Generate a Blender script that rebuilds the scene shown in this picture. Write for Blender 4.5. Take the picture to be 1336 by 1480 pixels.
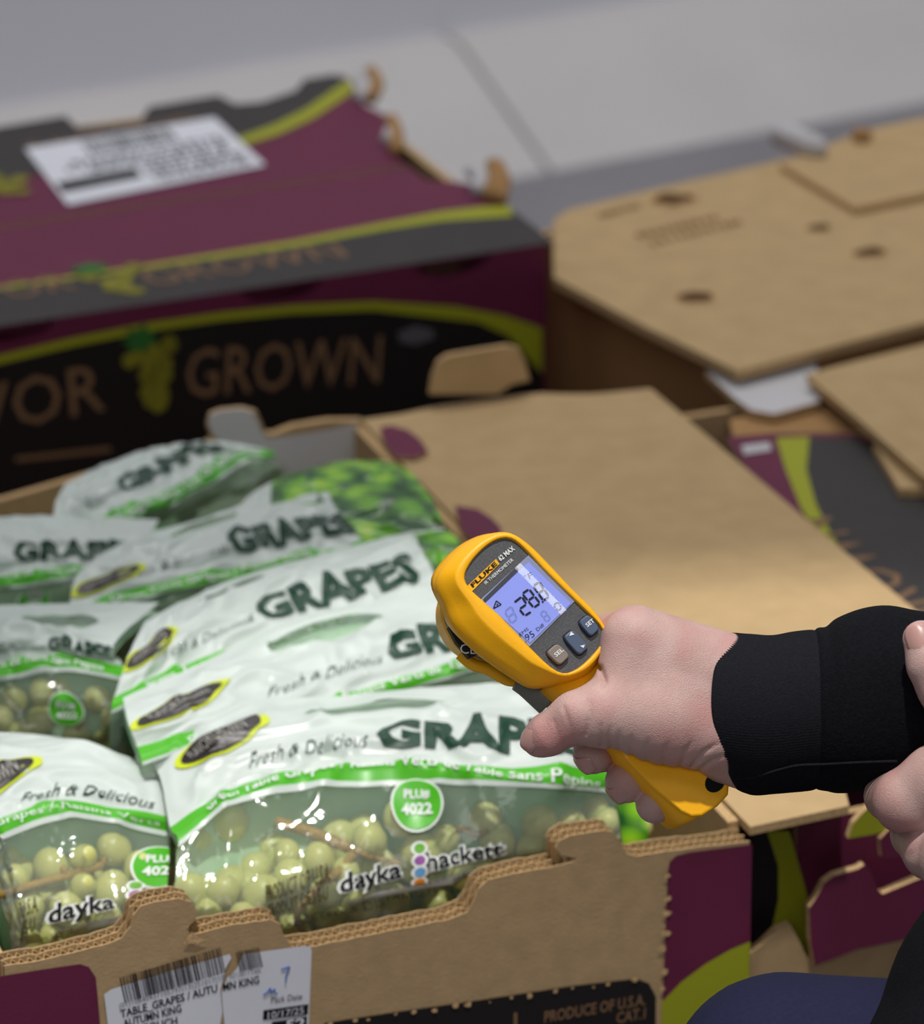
import bpy, bmesh, math, random
import numpy as np
from mathutils import Vector, Matrix, noise as mnoise

random.seed(7)
SC = bpy.context.scene
for o in list(bpy.data.objects):
    bpy.data.objects.remove(o, do_unlink=True)
COL = SC.collection

# ------------------------------------------------------------------ camera
W, H, F = 1336, 1480, 5500.0
PITCH, YAW, ROLL = .4185, .3676, -.0083
CAM = np.array([-.766, -1.5749, .9603])
_cp, _sp, _cy, _sy = math.cos(PITCH), math.sin(PITCH), math.cos(YAW), math.sin(YAW)
FWD = np.array([_sy*_cp, _cy*_cp, -_sp]); _r = np.array([_cy, -_sy, 0.]); _u = np.cross(_r, FWD)
_c, _s = math.cos(ROLL), math.sin(ROLL)
RT = _c*_r + _s*_u; UP = -_s*_r + _c*_u

cd = bpy.data.cameras.new('camera'); cam = bpy.data.objects.new('camera', cd); COL.objects.link(cam)
cd.sensor_fit = 'VERTICAL'; cd.sensor_height = 36.0; cd.lens = F/H*36.0
cd.clip_start = .05; cd.clip_end = 50
cam.matrix_world = Matrix(((RT[0], UP[0], -FWD[0], CAM[0]), (RT[1], UP[1], -FWD[1], CAM[1]),
                           (RT[2], UP[2], -FWD[2], CAM[2]), (0, 0, 0, 1)))
cd.dof.use_dof = True; cd.dof.focus_distance = 1.73; cd.dof.aperture_fstop = cd.lens/1000/.0155
SC.camera = cam
SC.view_settings.view_transform = 'Standard'; SC.view_settings.look = 'None'
SC.view_settings.exposure = 0.0; SC.view_settings.gamma = 1.0; SC.view_settings.use_curve_mapping = False

# ------------------------------------------------------------------ world and lamps
wd = bpy.data.worlds.new('world'); SC.world = wd; wd.use_nodes = True
wd.node_tree.nodes['Background'].inputs[0].default_value = (.80, .86, 1.0, 1)
wd.node_tree.nodes['Background'].inputs[1].default_value = .16

def area(name, loc, target, sx, sy, power, col=(1, 1, 1)):
    l = bpy.data.lights.new(name, 'AREA'); l.shape = 'RECTANGLE'; l.size = sx; l.size_y = sy
    l.energy = power; l.color = col
    o = bpy.data.objects.new(name, l); COL.objects.link(o); o.location = loc
    o.rotation_euler = (Vector(target)-Vector(loc)).to_track_quat('-Z', 'Y').to_euler()
    return o
def spot(name, loc, target, power, deg, blend, rad, col=(1, 1, 1)):
    l = bpy.data.lights.new(name, 'SPOT'); l.energy = power; l.spot_size = math.radians(deg)
    l.spot_blend = blend; l.shadow_soft_size = rad; l.color = col
    o = bpy.data.objects.new(name, l); COL.objects.link(o); o.location = loc
    o.rotation_euler = (Vector(target)-Vector(loc)).to_track_quat('-Z', 'Y').to_euler()
    return o
area('ceiling_and_fill_lamp', (-.4, 1.3, 3.0), (-.1, 1.0, 0), 2.6, .4, 9, (1, .98, .96))
area('ceiling_and_fill_lamp', (.9, 1.4, 3.0), (.9, 2.5, -.2), 2.4, .3, 40, (1, .98, .96))
area('ceiling_and_fill_lamp', (-1.5, -2.9, 2.2), (-.2, 0, 0), 2.0, 1.0, 19, (1, .98, .95))  # added soft fill behind the camera for the front faces, no fixture there
area('ceiling_and_fill_lamp', (.95, -1.75, 2.75), (-.19, -.11, .25), .5, 1.0, 7, (1, .99, .97))
spot('shadow_edge_spot', (-.25, -.55, 2.6), (-.05, -.40, 0), 215, 30.5, .07, .05, (1, .97, .93))  # added spot, its cone edge makes the shadow line across flap and bags

# ------------------------------------------------------------------ pixel / plane helpers
def ray(px, py):
    return FWD + RT*(px-W/2)/F - UP*(py-H/2)/F
def at(px, py, depth):
    return CAM + ray(px, py)*depth
def on(px, py, ax, val):
    d = ray(px, py); return CAM + d*((val-CAM[ax])/d[ax])

# ------------------------------------------------------------------ materials
def lin(c):
    return tuple(((v/255)/12.92 if v/255 <= .04045 else ((v/255+.055)/1.055)**2.4) for v in c) + (1,)
MATS = {}
def mat(name, col, rough=.6, spec=.3, noise=0, nscale=60, bump=0, bscale=300, sss=0, col2=None, metallic=0, stretch=None, coat=0):
    if name in MATS: return MATS[name]
    m = bpy.data.materials.new(name); m.use_nodes = True; nt = m.node_tree; b = nt.nodes['Principled BSDF']
    b.inputs['Base Color'].default_value = lin(col); b.inputs['Roughness'].default_value = rough
    b.inputs['Specular IOR Level'].default_value = spec; b.inputs['Metallic'].default_value = metallic
    b.inputs['Coat Weight'].default_value = coat
    if sss:
        b.inputs['Subsurface Weight'].default_value = sss
        b.inputs['Subsurface Radius'].default_value = (.006, .003, .002); b.inputs['Subsurface Scale'].default_value = 1
    tc = nt.nodes.new('ShaderNodeTexCoord'); vec = tc.outputs['Object']
    if stretch:
        mp = nt.nodes.new('ShaderNodeMapping'); mp.inputs['Scale'].default_value = stretch
        nt.links.new(vec, mp.inputs[0]); vec = mp.outputs[0]
    if noise or col2:
        n = nt.nodes.new('ShaderNodeTexNoise'); n.inputs['Scale'].default_value = nscale; n.inputs['Detail'].default_value = 4
        nt.links.new(vec, n.inputs[0])
        r = nt.nodes.new('ShaderNodeValToRGB')
        r.color_ramp.elements[0].position = .35; r.color_ramp.elements[1].position = .65
        c1 = lin(col)
        if col2: c2 = lin(col2)
        else: c2 = tuple(min(1, v*(1+noise)) for v in c1[:3]) + (1,); c1 = tuple(v*(1-noise) for v in c1[:3]) + (1,)
        r.color_ramp.elements[0].color = c1; r.color_ramp.elements[1].color = c2
        nt.links.new(n.outputs[0], r.inputs[0]); nt.links.new(r.outputs[0], b.inputs['Base Color'])
    if bump:
        n2 = nt.nodes.new('ShaderNodeTexNoise'); n2.inputs['Scale'].default_value = bscale; n2.inputs['Detail'].default_value = 3
        nt.links.new(vec, n2.inputs[0])
        bp = nt.nodes.new('ShaderNodeBump'); bp.inputs['Strength'].default_value = bump; bp.inputs['Distance'].default_value = .002
        nt.links.new(n2.outputs[0], bp.inputs['Height']); nt.links.new(bp.outputs[0], b.inputs['Normal'])
    MATS[name] = m
    return m

kraft = mat('kraft_board', (180, 152, 114), .85, .1, noise=.06, nscale=90, bump=.15, bscale=500)
kraft2 = mat('kraft_board_tan', (190, 162, 120), .85, .1, noise=.05, nscale=40, bump=.1, bscale=500)
kraftw = mat('kraft_board_warm', (172, 134, 90), .85, .1, noise=.10, nscale=8)
kedge = mat('kraft_edge', (196, 164, 120), .9, .05, noise=.12, nscale=400)
kflute = mat('kraft_flute', (178, 144, 98), .9, .05, noise=.1, nscale=300)
ktorn = mat('torn_kraft', (205, 172, 126), .95, .05, noise=.15, nscale=500, bump=.5, bscale=900)
purple = mat('plum_print', (104, 36, 66), .6, .25, noise=.05, nscale=30, bump=.08, bscale=600)
lime = mat('lime_print', (160, 164, 34), .6, .25)
charcoal = mat('charcoal_print', (58, 54, 54), .6, .25, noise=.05, nscale=40)
blackp = mat('black_print', (34, 29, 30), .6, .2)
gold = mat('bronze_print', (132, 102, 74), .6, .2)
greenleaf = mat('leaf_print', (52, 110, 48), .6, .2)
grapeprint = mat('grape_print', (128, 124, 36), .6, .2, noise=.2, nscale=90)
whiteliner = mat('white_liner', (206, 204, 206), .7, .2, noise=.02, nscale=20)
labelw = mat('label_paper', (226, 228, 236), .45, .3, noise=.015, nscale=30)
ink = mat('label_ink', (22, 22, 26), .5, .2)
inkgrey = mat('label_ink_grey', (120, 122, 130), .5, .2)
penblue = mat('pen_blue', (86, 110, 178), .5, .2)

def film_mat(name, haze, tint, rough=.08, gloss=1.0, bump=.22, bscale=60):
    m = bpy.data.materials.new(name); m.use_nodes = True; nt = m.node_tree
    for n in list(nt.nodes): nt.nodes.remove(n)
    out = nt.nodes.new('ShaderNodeOutputMaterial')
    tr = nt.nodes.new('ShaderNodeBsdfTransparent'); tr.inputs[0].default_value = tint
    df = nt.nodes.new('ShaderNodeBsdfDiffuse'); df.inputs[0].default_value = (.75, .82, .76, 1)
    gl = nt.nodes.new('ShaderNodeBsdfGlossy'); gl.inputs['Roughness'].default_value = rough
    fr = nt.nodes.new('ShaderNodeFresnel'); fr.inputs[0].default_value = 1.45
    ml = nt.nodes.new('ShaderNodeMath'); ml.operation = 'MULTIPLY'; ml.inputs[1].default_value = gloss; ml.use_clamp = True
    tc = nt.nodes.new('ShaderNodeTexCoord'); nz = nt.nodes.new('ShaderNodeTexNoise'); nz.inputs['Scale'].default_value = bscale
    nz.inputs['Detail'].default_value = 2; nz.inputs['Distortion'].default_value = 1.2
    bp = nt.nodes.new('ShaderNodeBump'); bp.inputs['Strength'].default_value = bump; bp.inputs['Distance'].default_value = .004
    m1 = nt.nodes.new('ShaderNodeMixShader'); m1.inputs[0].default_value = haze
    m2 = nt.nodes.new('ShaderNodeMixShader')
    L = nt.links.new
    L(tc.outputs['Object'], nz.inputs[0]); L(nz.outputs[0], bp.inputs['Height'])
    for t in (gl, df, fr): L(bp.outputs[0], t.inputs['Normal'])
    L(tr.outputs[0], m1.inputs[1]); L(df.outputs[0], m1.inputs[2])
    L(fr.outputs[0], ml.inputs[0]); L(ml.outputs[0], m2.inputs[0])
    L(m1.outputs[0], m2.inputs[1]); L(gl.outputs[0], m2.inputs[2]); L(m2.outputs[0], out.inputs[0])
    return m
film = film_mat('clear_bag_film', .13, (.97, .99, .97, 1), .07, 1.0)
wplast = mat('white_bag_print', (224, 234, 228), .30, .45, noise=.02, nscale=14, bump=.25, bscale=45)
gplast = mat('green_bag_print', (88, 196, 38), .32, .4)
def translucent(m, f):
    nt = m.node_tree; b = nt.nodes['Principled BSDF']; out = nt.nodes['Material Output']
    t = nt.nodes.new('ShaderNodeBsdfTranslucent'); mx = nt.nodes.new('ShaderNodeMixShader'); mx.inputs[0].default_value = f
    if b.inputs['Base Color'].links: nt.links.new(b.inputs['Base Color'].links[0].from_socket, t.inputs[0])
    else: t.inputs[0].default_value = b.inputs['Base Color'].default_value
    nt.links.new(b.outputs[0], mx.inputs[1]); nt.links.new(t.outputs[0], mx.inputs[2]); nt.links.new(mx.outputs[0], out.inputs[0])
translucent(wplast, .2); translucent(gplast, .2)
dgreen = mat('dark_green_ink', (28, 66, 48), .4, .3)
backp = mat('bag_back_print', (206, 228, 202), .5, .3, col2=(140, 200, 146), nscale=9)
plaqueb = mat('plaque_black', (38, 32, 34), .35, .4)
plaquey = mat('plaque_lime', (206, 220, 40), .4, .3)
whiteink = mat('white_ink', (236, 240, 236), .4, .3)
greyink = mat('grey_ink', (170, 168, 160), .4, .3)
brownink = mat('brown_ink', (74, 66, 34), .4, .3)
grapem = mat('grape_skin', (196, 200, 112), .32, .45, sss=.5, col2=(222, 222, 150), nscale=70, bump=.05, bscale=90)
stemm = mat('grape_stem', (170, 140, 70), .7, .2, noise=.2, nscale=200)

# photo print of grapes: round cells
def photo_mat():
    m = bpy.data.materials.new('grape_photo_print'); m.use_nodes = True; nt = m.node_tree; b = nt.nodes['Principled BSDF']
    b.inputs['Roughness'].default_value = .3
    tc = nt.nodes.new('ShaderNodeTexCoord'); v = nt.nodes.new('ShaderNodeTexVoronoi'); v.inputs['Scale'].default_value = 62
    r = nt.nodes.new('ShaderNodeValToRGB'); e = r.color_ramp.elements
    e[0].position = 0; e[0].color = lin((192, 218, 56)); e[1].position = .75; e[1].color = lin((20, 84, 24))
    x = e.new(.38); x.color = lin((124, 188, 30))
    n = nt.nodes.new('ShaderNodeTexNoise'); n.inputs['Scale'].default_value = 16
    mx = nt.nodes.new('ShaderNodeMix'); mx.data_type = 'RGBA'; mx.blend_type = 'MULTIPLY'; mx.inputs[0].default_value = .8
    r2 = nt.nodes.new('ShaderNodeValToRGB'); r2.color_ramp.elements[0].position = .38; r2.color_ramp.elements[1].position = .6
    r2.color_ramp.elements[0].color = (.35, .6, .3, 1)
    L = nt.links.new
    L(tc.outputs['Object'], v.inputs['Vector']); L(tc.outputs['Object'], n.inputs[0])
    L(v.outputs['Distance'], r.inputs[0]); L(n.outputs[0], r2.inputs[0])
    L(r.outputs[0], mx.inputs[6]); L(r2.outputs[0], mx.inputs[7]); L(mx.outputs[2], b.inputs['Base Color'])
    return m
photom = photo_mat()

# ------------------------------------------------------------------ object helpers
def tag(o, label=None, cat=None, group=None, kind=None):
    if label: o['label'] = label
    if cat: o['category'] = cat
    if group: o['group'] = group
    if kind: o['kind'] = kind
    return o
def empty(name, loc, label=None, cat=None, group=None):
    o = bpy.data.objects.new(name, None); COL.objects.link(o); o.location = Vector([float(v) for v in loc])
    o.empty_display_size = .05
    return tag(o, label, cat, group)
def mesh(name, V, Fc, m, parent=None, smooth=False, mats=None, idx=None, recalc=False):
    me = bpy.data.meshes.new(name)
    me.from_pydata([tuple(float(x) for x in v) for v in V], [], [tuple(f) for f in Fc])
    for mm in (mats or [m]): me.materials.append(mm)
    if idx is not None:
        me.polygons.foreach_set('material_index', idx)
    if smooth: me.polygons.foreach_set('use_smooth', [True]*len(me.polygons))
    if recalc:
        bm = bmesh.new(); bm.from_mesh(me); bmesh.ops.recalc_face_normals(bm, faces=bm.faces); bm.to_mesh(me); bm.free()
    me.update()
    o = bpy.data.objects.new(name, me); COL.objects.link(o)
    if parent is not None:
        o.parent = parent
        # parents are unrotated Empties / objects: keep world coordinates
        o.matrix_parent_inverse = Matrix.Translation(-world_loc(parent))
    return o
def world_loc(o):
    l = Vector(o.location); 
    if o.parent is not None and not o.get('_rebased'): l = Vector((0, 0, 0)) + l
    return l

class Frame:
    """rigid frame: origin + three unit axes"""
    def __init__(s, o, ex, ey, ez=None):
        s.o = np.array(o, float); s.ex = np.array(ex, float); s.ey = np.array(ey, float)
        s.ez = np.cross(s.ex, s.ey) if ez is None else np.array(ez, float)
    def p(s, x, y, z=0):
        return s.o + s.ex*x + s.ey*y + s.ez*z
    def loc(s, P):
        d = np.asarray(P)-s.o; return d@s.ex, d@s.ey, d@s.ez
    def px(s, px, py, z=0):
        """local x,y of the point of plane z seen at a pixel"""
        d = ray(px, py); t = ((s.o+s.ez*z-CAM)@s.ez)/(d@s.ez)
        x, y, _ = s.loc(CAM+d*t); return (x, y)

def board(name, fr, outline, t, m_top, m_bot, m_edge, parent=None, z=0, bevel=0):
    """extruded outline; top face at z, thickness t below"""
    n = len(outline)
    V = [fr.p(x, y, z) for x, y in outline] + [fr.p(x, y, z-t) for x, y in outline]
    Fc = [tuple(range(n)), tuple(range(2*n-1, n-1, -1))] + [(i+n, (i+1) % n+n, (i+1) % n, i) for i in range(n)]
    return mesh(name, V, Fc, None, parent, mats=[m_top, m_bot, m_edge], idx=[0, 1]+[2]*n, recalc=True)
def patch(name, fr, outline, m, parent=None, z=.0004):
    return mesh(name, [fr.p(x, y, z) for x, y in outline], [tuple(range(len(outline)))], m, parent)
def strip(name, fr, upper, lower, m, parent=None, z=.0004):
    n = len(upper)
    V = [fr.p(x, y, z) for x, y in upper] + [fr.p(x, y, z) for x, y in lower]
    return mesh(name, V, [(i, i+1, n+i+1, n+i) for i in range(n-1)], m, parent)
def arc(cx, cy, rx, ry, a0, a1, n=12):
    return [(cx+rx*math.cos(math.radians(a0+(a1-a0)*i/n)), cy+ry*math.sin(math.radians(a0+(a1-a0)*i/n))) for i in range(n+1)]

_tc = {}
def text2d(body, bold=0, shear=0, spacing=1.0, res=2):
    """flat lettering: vertices normalised to cap height 1, centred on x"""
    k = (body, bold, shear, spacing)
    if k in _tc: return _tc[k]
    c = bpy.data.curves.new('t', 'FONT'); c.body = body; c.size = 1; c.offset = bold; c.shear = shear
    c.space_character = spacing; c.resolution_u = res; c.align_x = 'CENTER'; c.fill_mode = 'FRONT' if hasattr(c, 'fill_mode') else 'FRONT'
    o = bpy.data.objects.new('t', c); COL.objects.link(o)
    dg = bpy.context.evaluated_depsgraph_get(); dg.update()
    me = bpy.data.meshes.new_from_object(o.evaluated_get(dg))
    V = np.array([v.co[:2] for v in me.vertices]) if len(me.vertices) else np.zeros((0, 2))
    Fc = [tuple(p.vertices) for p in me.polygons]
    bpy.data.objects.remove(o); bpy.data.curves.remove(c); bpy.data.meshes.remove(me)
    cap = .69
    V = V/cap
    _tc[k] = (V, Fc); return _tc[k]
def refine(V, Fc, lim):
    bm = bmesh.new(); vs = [bm.verts.new((x, y, 0)) for x, y in V]
    for f in Fc:
        try: bm.faces.new([vs[i] for i in f])
        except ValueError: pass
    for _ in range(3):
        bmesh.ops.triangulate(bm, faces=bm.faces)
        es = [e for e in bm.edges if e.calc_length() > lim]
        if not es: break
        bmesh.ops.subdivide_edges(bm, edges=es, cuts=1)
    bmesh.ops.triangulate(bm, faces=bm.faces); bm.verts.index_update()
    out = np.array([v.co[:2] for v in bm.verts]), [tuple(v.index for v in f.verts) for f in bm.faces]
    bm.free(); return out
def letter(name, fr, body, x, y, h, m, parent=None, z=.0008, width=None, bold=0, shear=0, ang=0, align='c', mapf=None, spacing=1.0):
    V, Fc = text2d(body, bold, shear, spacing)
    V = V.copy(); w = V[:, 0].max()-V[:, 0].min()
    if mapf:
        V, Fc = refine(V, Fc, .022/(h if width is None else max(width/w, h)))
    sx = h if width is None else width/w
    X = V[:, 0]*sx; Y = V[:, 1]*h
    if align == 'l': X = X-X.min()
    elif align == 'r': X = X-X.max()
    a = math.radians(ang); X, Y = X*math.cos(a)-Y*math.sin(a)+x, X*math.sin(a)+Y*math.cos(a)+y
    if mapf: P = [mapf(a_, b_, z) for a_, b_ in zip(X, Y)]
    else: P = [fr.p(a_, b_, z) for a_, b_ in zip(X, Y)]
    return mesh(name, P, Fc, m, parent)

def tube(pts, rad, n=8, closed=True):
    """tube along points with radii; returns V,F"""
    pts = [np.array(p, float) for p in pts]; V = []; Fc = []
    m = len(pts); rad = rad if hasattr(rad, '__len__') else [rad]*m
    up = np.array([.13, .37, .92])
    for i, p in enumerate(pts):
        t = pts[min(i+1, m-1)]-pts[max(i-1, 0)]; t = t/np.linalg.norm(t)
        a = np.cross(t, up); a /= np.linalg.norm(a); b = np.cross(t, a)
        for k in range(n):
            q = 2*math.pi*k/n; V.append(p+(a*math.cos(q)+b*math.sin(q))*rad[i])
    for i in range(m-1):
        for k in range(n):
            Fc.append((i*n+k, i*n+(k+1) % n, (i+1)*n+(k+1) % n, (i+1)*n+k))
    if closed: Fc += [tuple(range(n-1, -1, -1)), tuple((m-1)*n+k for k in range(n))]
    return V, Fc
def catmull(pts, n=8):
    pts = [np.array(p, float) for p in pts]; P = [2*pts[0]-pts[1]]+pts+[2*pts[-1]-pts[-2]]; out = []
    for i in range(1, len(P)-2):
        for k in range(n):
            t = k/n
            out.append(.5*((2*P[i])+(-P[i-1]+P[i+1])*t+(2*P[i-1]-5*P[i]+4*P[i+1]-P[i+2])*t*t+(-P[i-1]+3*P[i]-3*P[i+1]+P[i+2])*t**3))
    out.append(pts[-1]); return out

# ------------------------------------------------------------------ signed distance mesher (bodies, cloth)
def surface_nets(fn, lo, hi, h):
    ax = [np.arange(lo[i], hi[i]+h, h) for i in range(3)]
    X, Y, Z = np.meshgrid(*ax, indexing='ij')
    D = fn(X.astype(np.float32), Y.astype(np.float32), Z.astype(np.float32))
    S = D < 0
    nx, ny, nz = D.shape
    cs = lambda A, i, j, k: A[i:nx-1+i, j:ny-1+j, k:nz-1+k]
    tot = sum(cs(S, i, j, k).astype(np.int8) for i in (0, 1) for j in (0, 1) for k in (0, 1))
    act = (tot > 0) & (tot < 8)
    idx = -np.ones(act.shape, np.int64); ci = np.argwhere(act); idx[act] = np.arange(len(ci))
    acc = np.zeros((len(ci), 3)); cnt = np.zeros(len(ci))
    for axis in range(3):
        for a in (0, 1):
            for b in (0, 1):
                o0 = [0, 0, 0]; others = [q for q in range(3) if q != axis]
                o0[others[0]] = a; o0[others[1]] = b; o1 = list(o0); o1[axis] = 1
                d0 = D[ci[:, 0]+o0[0], ci[:, 1]+o0[1], ci[:, 2]+o0[2]]; d1 = D[ci[:, 0]+o1[0], ci[:, 1]+o1[1], ci[:, 2]+o1[2]]
                m = (d0 < 0) != (d1 < 0)
                t = np.where(m, d0/np.where(m, d0-d1, 1), 0)
                P = np.tile(np.array(o0, float), (len(ci), 1)); P[:, axis] = t
                acc[m] += P[m]; cnt[m] += 1
    V = (ci+acc/cnt[:, None])*h+np.array([a[0] for a in ax])
    Fc = []
    for axis in range(3):
        o = [q for q in range(3) if q != axis]
        sl0 = [slice(None)]*3; sl1 = [slice(None)]*3
        sl0[axis] = slice(0, -1); sl1[axis] = slice(1, None)
        ch = S[tuple(sl0)] != S[tuple(sl1)]
        e = np.argwhere(ch)
        e = e[(e[:, o[0]] > 0) & (e[:, o[1]] > 0) & (e[:, o[0]] < D.shape[o[0]]-1) & (e[:, o[1]] < D.shape[o[1]]-1)]
        def cell(da, db):
            q = e.copy(); q[:, o[0]] += da; q[:, o[1]] += db
            return idx[q[:, 0], q[:, 1], q[:, 2]]
        Q = np.stack([cell(-1, -1), cell(0, -1), cell(0, 0), cell(-1, 0)], 1)
        fl = S[e[:, 0], e[:, 1], e[:, 2]]
        if axis == 1: fl = ~fl
        Q[~fl] = Q[~fl][:, ::-1]
        Fc.append(Q)
    Fc = np.concatenate(Fc); Fc = Fc[(Fc >= 0).all(1)]
    return V, Fc
def cone(p, a, ra, b, rb, sq=(1, 1, 1)):
    """distance to a tapered capsule"""
    X, Y, Z = p; a = np.array(a, np.float32); b = np.array(b, np.float32); d = b-a
    L2 = float(d@d)+1e-9
    t = np.clip(((X-a[0])*d[0]+(Y-a[1])*d[1]+(Z-a[2])*d[2])/L2, 0, 1)
    return np.sqrt((X-a[0]-t*d[0])**2+(Y-a[1]-t*d[1])**2+(Z-a[2]-t*d[2])**2)-(ra+(rb-ra)*t)
def smin(a, b, k):
    h = np.clip(.5+.5*(b-a)/k, 0, 1); return b*(1-h)+a*h-k*h*(1-h)
def smax(a, b, k): return -smin(-a, -b, k)
def chain(p, pts, k=6):
    d = None
    for (a, ra), (b, rb) in zip(pts[:-1], pts[1:]):
        c = cone(p, a, ra, b, rb); d = c if d is None else smin(d, c, k)
    return d
def fast_mesh(name, V, Fc, m, parent=None, smooth_iter=0):
    me = bpy.data.meshes.new(name)
    me.vertices.add(len(V)); me.vertices.foreach_set('co', np.asarray(V, np.float32).ravel())
    n = len(Fc); me.loops.add(n*4); me.loops.foreach_set('vertex_index', np.asarray(Fc, np.int32).ravel())
    me.polygons.add(n); me.polygons.foreach_set('loop_start', np.arange(0, 4*n, 4, dtype=np.int32))
    me.polygons.foreach_set('loop_total', np.full(n, 4, np.int32)); me.update(calc_edges=True); me.validate()
    me.polygons.foreach_set('use_smooth', np.ones(len(me.polygons), bool)); me.materials.append(m)
    bm = bmesh.new(); bm.from_mesh(me); bmesh.ops.recalc_face_normals(bm, faces=bm.faces)
    for _ in range(smooth_iter): bmesh.ops.smooth_vert(bm, verts=bm.verts, factor=.5, use_axis_x=True, use_axis_y=True, use_axis_z=True)
    bm.to_mesh(me); bm.free()
    o = bpy.data.objects.new(name, me); COL.objects.link(o)
    if parent is not None:
        o.parent = parent; o.matrix_parent_inverse = Matrix.Translation(-Vector(parent.location))
    return o

# ================================================================== SETTING
FZ = -.45
concrete = mat('floor_concrete', (140, 138, 142), .7, .2, noise=.06, nscale=6, bump=.1, bscale=40)
wallm = mat('wall_panel', (226, 226, 234), .5, .3, noise=.02, nscale=3)
curbm = mat('curb_paint', (208, 205, 204), .5, .3, noise=.03, nscale=5)
sealm = mat('joint_sealant', (150, 146, 146), .7, .2)
def slab(name, fr, x0, x1, y0, y1, t, m, parent=None, z=0):
    return board(name, fr, [(x0, y0), (x1, y0), (x1, y1), (x0, y1)], t, m, m, m, parent, z)
gf = Frame((0, 0, FZ), (1, 0, 0), (0, 1, 0))
tag(slab('floor', gf, -4, 5, -3.5, 4.2, .1, concrete), kind='structure')
wa = .124
we = np.array([math.cos(wa), math.sin(wa), 0]); wn = np.array([-math.sin(wa), math.cos(wa), 0])
w0 = np.array([.8128, 2.2368, FZ])
# sloped curb at the foot of the wall (section extruded along the wall), in lengths with joints
cs_ = [(0, 0), (.2, .088), (.225, .095), (.26, .095), (.26, 0)]
x_ = -4.0; joints = [-4.0, -2.8, -1.4, 0.0, 1.5, 3.0, 4.0]
curb = None
for a, b in zip(joints[:-1], joints[1:]):
    V = [w0+we*s+wn*y+np.array([0, 0, z]) for s in (a+.004, b-.004) for y, z in cs_]
    n = len(cs_); Fc = [tuple(range(n-1, -1, -1)), tuple(range(n, 2*n))]+[(i, (i+1) % n, n+(i+1) % n, n+i) for i in range(n)]
    o = mesh('trim_1' if curb is None else 'curb_length', V, Fc, curbm, curb, recalc=True)
    if curb is None: curb = tag(o, kind='structure')
for j in joints[1:-1]:
    V = [w0+we*s+wn*y+np.array([0, 0, z-.004]) for s in (j-.006, j+.006) for y, z in cs_[:4]]
    mesh('joint', V, [(i, i+1, 5+i, 4+i) for i in range(3)], sealm, curb)
wf = Frame(w0+wn*.26, we, (0, 0, 1), -wn)
wall = tag(board('wall_back', wf, [(-4, 0), (4, 0), (4, 3), (-4, 3)], .1, wallm, wallm, wallm), kind='structure')
for k, j in enumerate((-3.2, -2.0, -.8, .4, 1.6, 2.8)):
    slab('panel_joint', wf, j-.004, j+.004, .0, 3, .003, sealm, wall, z=.003)

# ================================================================== PALLET
wood = mat('pallet_wood', (150, 116, 78), .85, .1, noise=.15, nscale=25, stretch=(1, 12, 12))
plt = empty('pallet', (.2, .55, FZ), 'grey-brown wooden pallet on the floor carrying all the grape cartons', 'pallet')
pf = Frame((-.75, -.02, FZ), (1, 0, 0), (0, 1, 0))
for i in range(9):
    y = .01+i*.165; slab('deck_board', pf, 0, 1.62, y, y+.13, .02, wood, plt, z=.15)
for i in range(3):
    x = .0+i*.76; slab('stringer', pf, x, x+.1, .01, 1.46, .11, wood, plt, z=.13)
for i in range(3):
    y = .01+i*.66; slab('bottom_board', pf, 0, 1.62, y, y+.13, .02, wood, plt, z=.02)

# ================================================================== CARTONS
T = .006
def shell(e, o, ang, w, d, h, m_out, m_in=kraft, front=True, lid=None, lid_in=None):
    """plain carton walls; origin = front left bottom corner"""
    ca, sa = math.cos(ang), math.sin(ang); ex = np.array([ca, sa, 0]); ey = np.array([-sa, ca, 0]); ez = np.array([0, 0, 1.])
    b = Frame(o, ex, ey); slab('bottom_panel', b, 0, w, 0, d, T, m_out, e, z=T)
    if front: board('front_panel', Frame(o, ex, ez, -ey), [(0, T), (w, T), (w, h), (0, h)], T, m_out, m_in, kedge, e)
    board('back_panel', Frame(np.array(o)+ey*d, ex, ez, ey), [(0, T), (w, T), (w, h), (0, h)], T, m_out, m_in, kedge, e)
    board('side_panel', Frame(o, ey, ez, -ex), [(T, T), (d-T, T), (d-T, h), (T, h)], T, m_out, m_in, kedge, e)
    board('side_panel', Frame(np.array(o)+ex*w, ey, ez, ex), [(T, T), (d-T, T), (d-T, h), (T, h)], T, m_out, m_in, kedge, e)
    if lid is not None:
        tf = Frame(np.array(o)+ez*h, ex, ey)
        slab('lid_flap', tf, 0, w, 0, d/2-.001, T, lid, e, z=T); slab('lid_flap', tf, 0, w, d/2+.001, d, T, lid, e, z=T)
    return b
BZ = -.15
# bottom layer of the stack
for (x, y, w, d, l) in ((-.40, 0.0, .40, .60, 'closed plum grape carton directly under the open carton of bagged grapes'),
                        (-.385, .815, .60, .41, 'closed plum grape carton directly under the closed carton at the back'),
                        (.245, .62, .58, .42, 'closed plum grape carton under the plain brown carton at the back right'),
                        (.035, .045, .58, .535, 'closed plum grape carton under the right-hand open carton')):
    e = empty('grape_carton', (x+w/2, y+d/2, -.30), l, 'carton', 'lower layer of grape cartons on the pallet')
    shell(e, (x, y, -.30), 0, w, d, .1435, purple, lid=purple)

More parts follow.
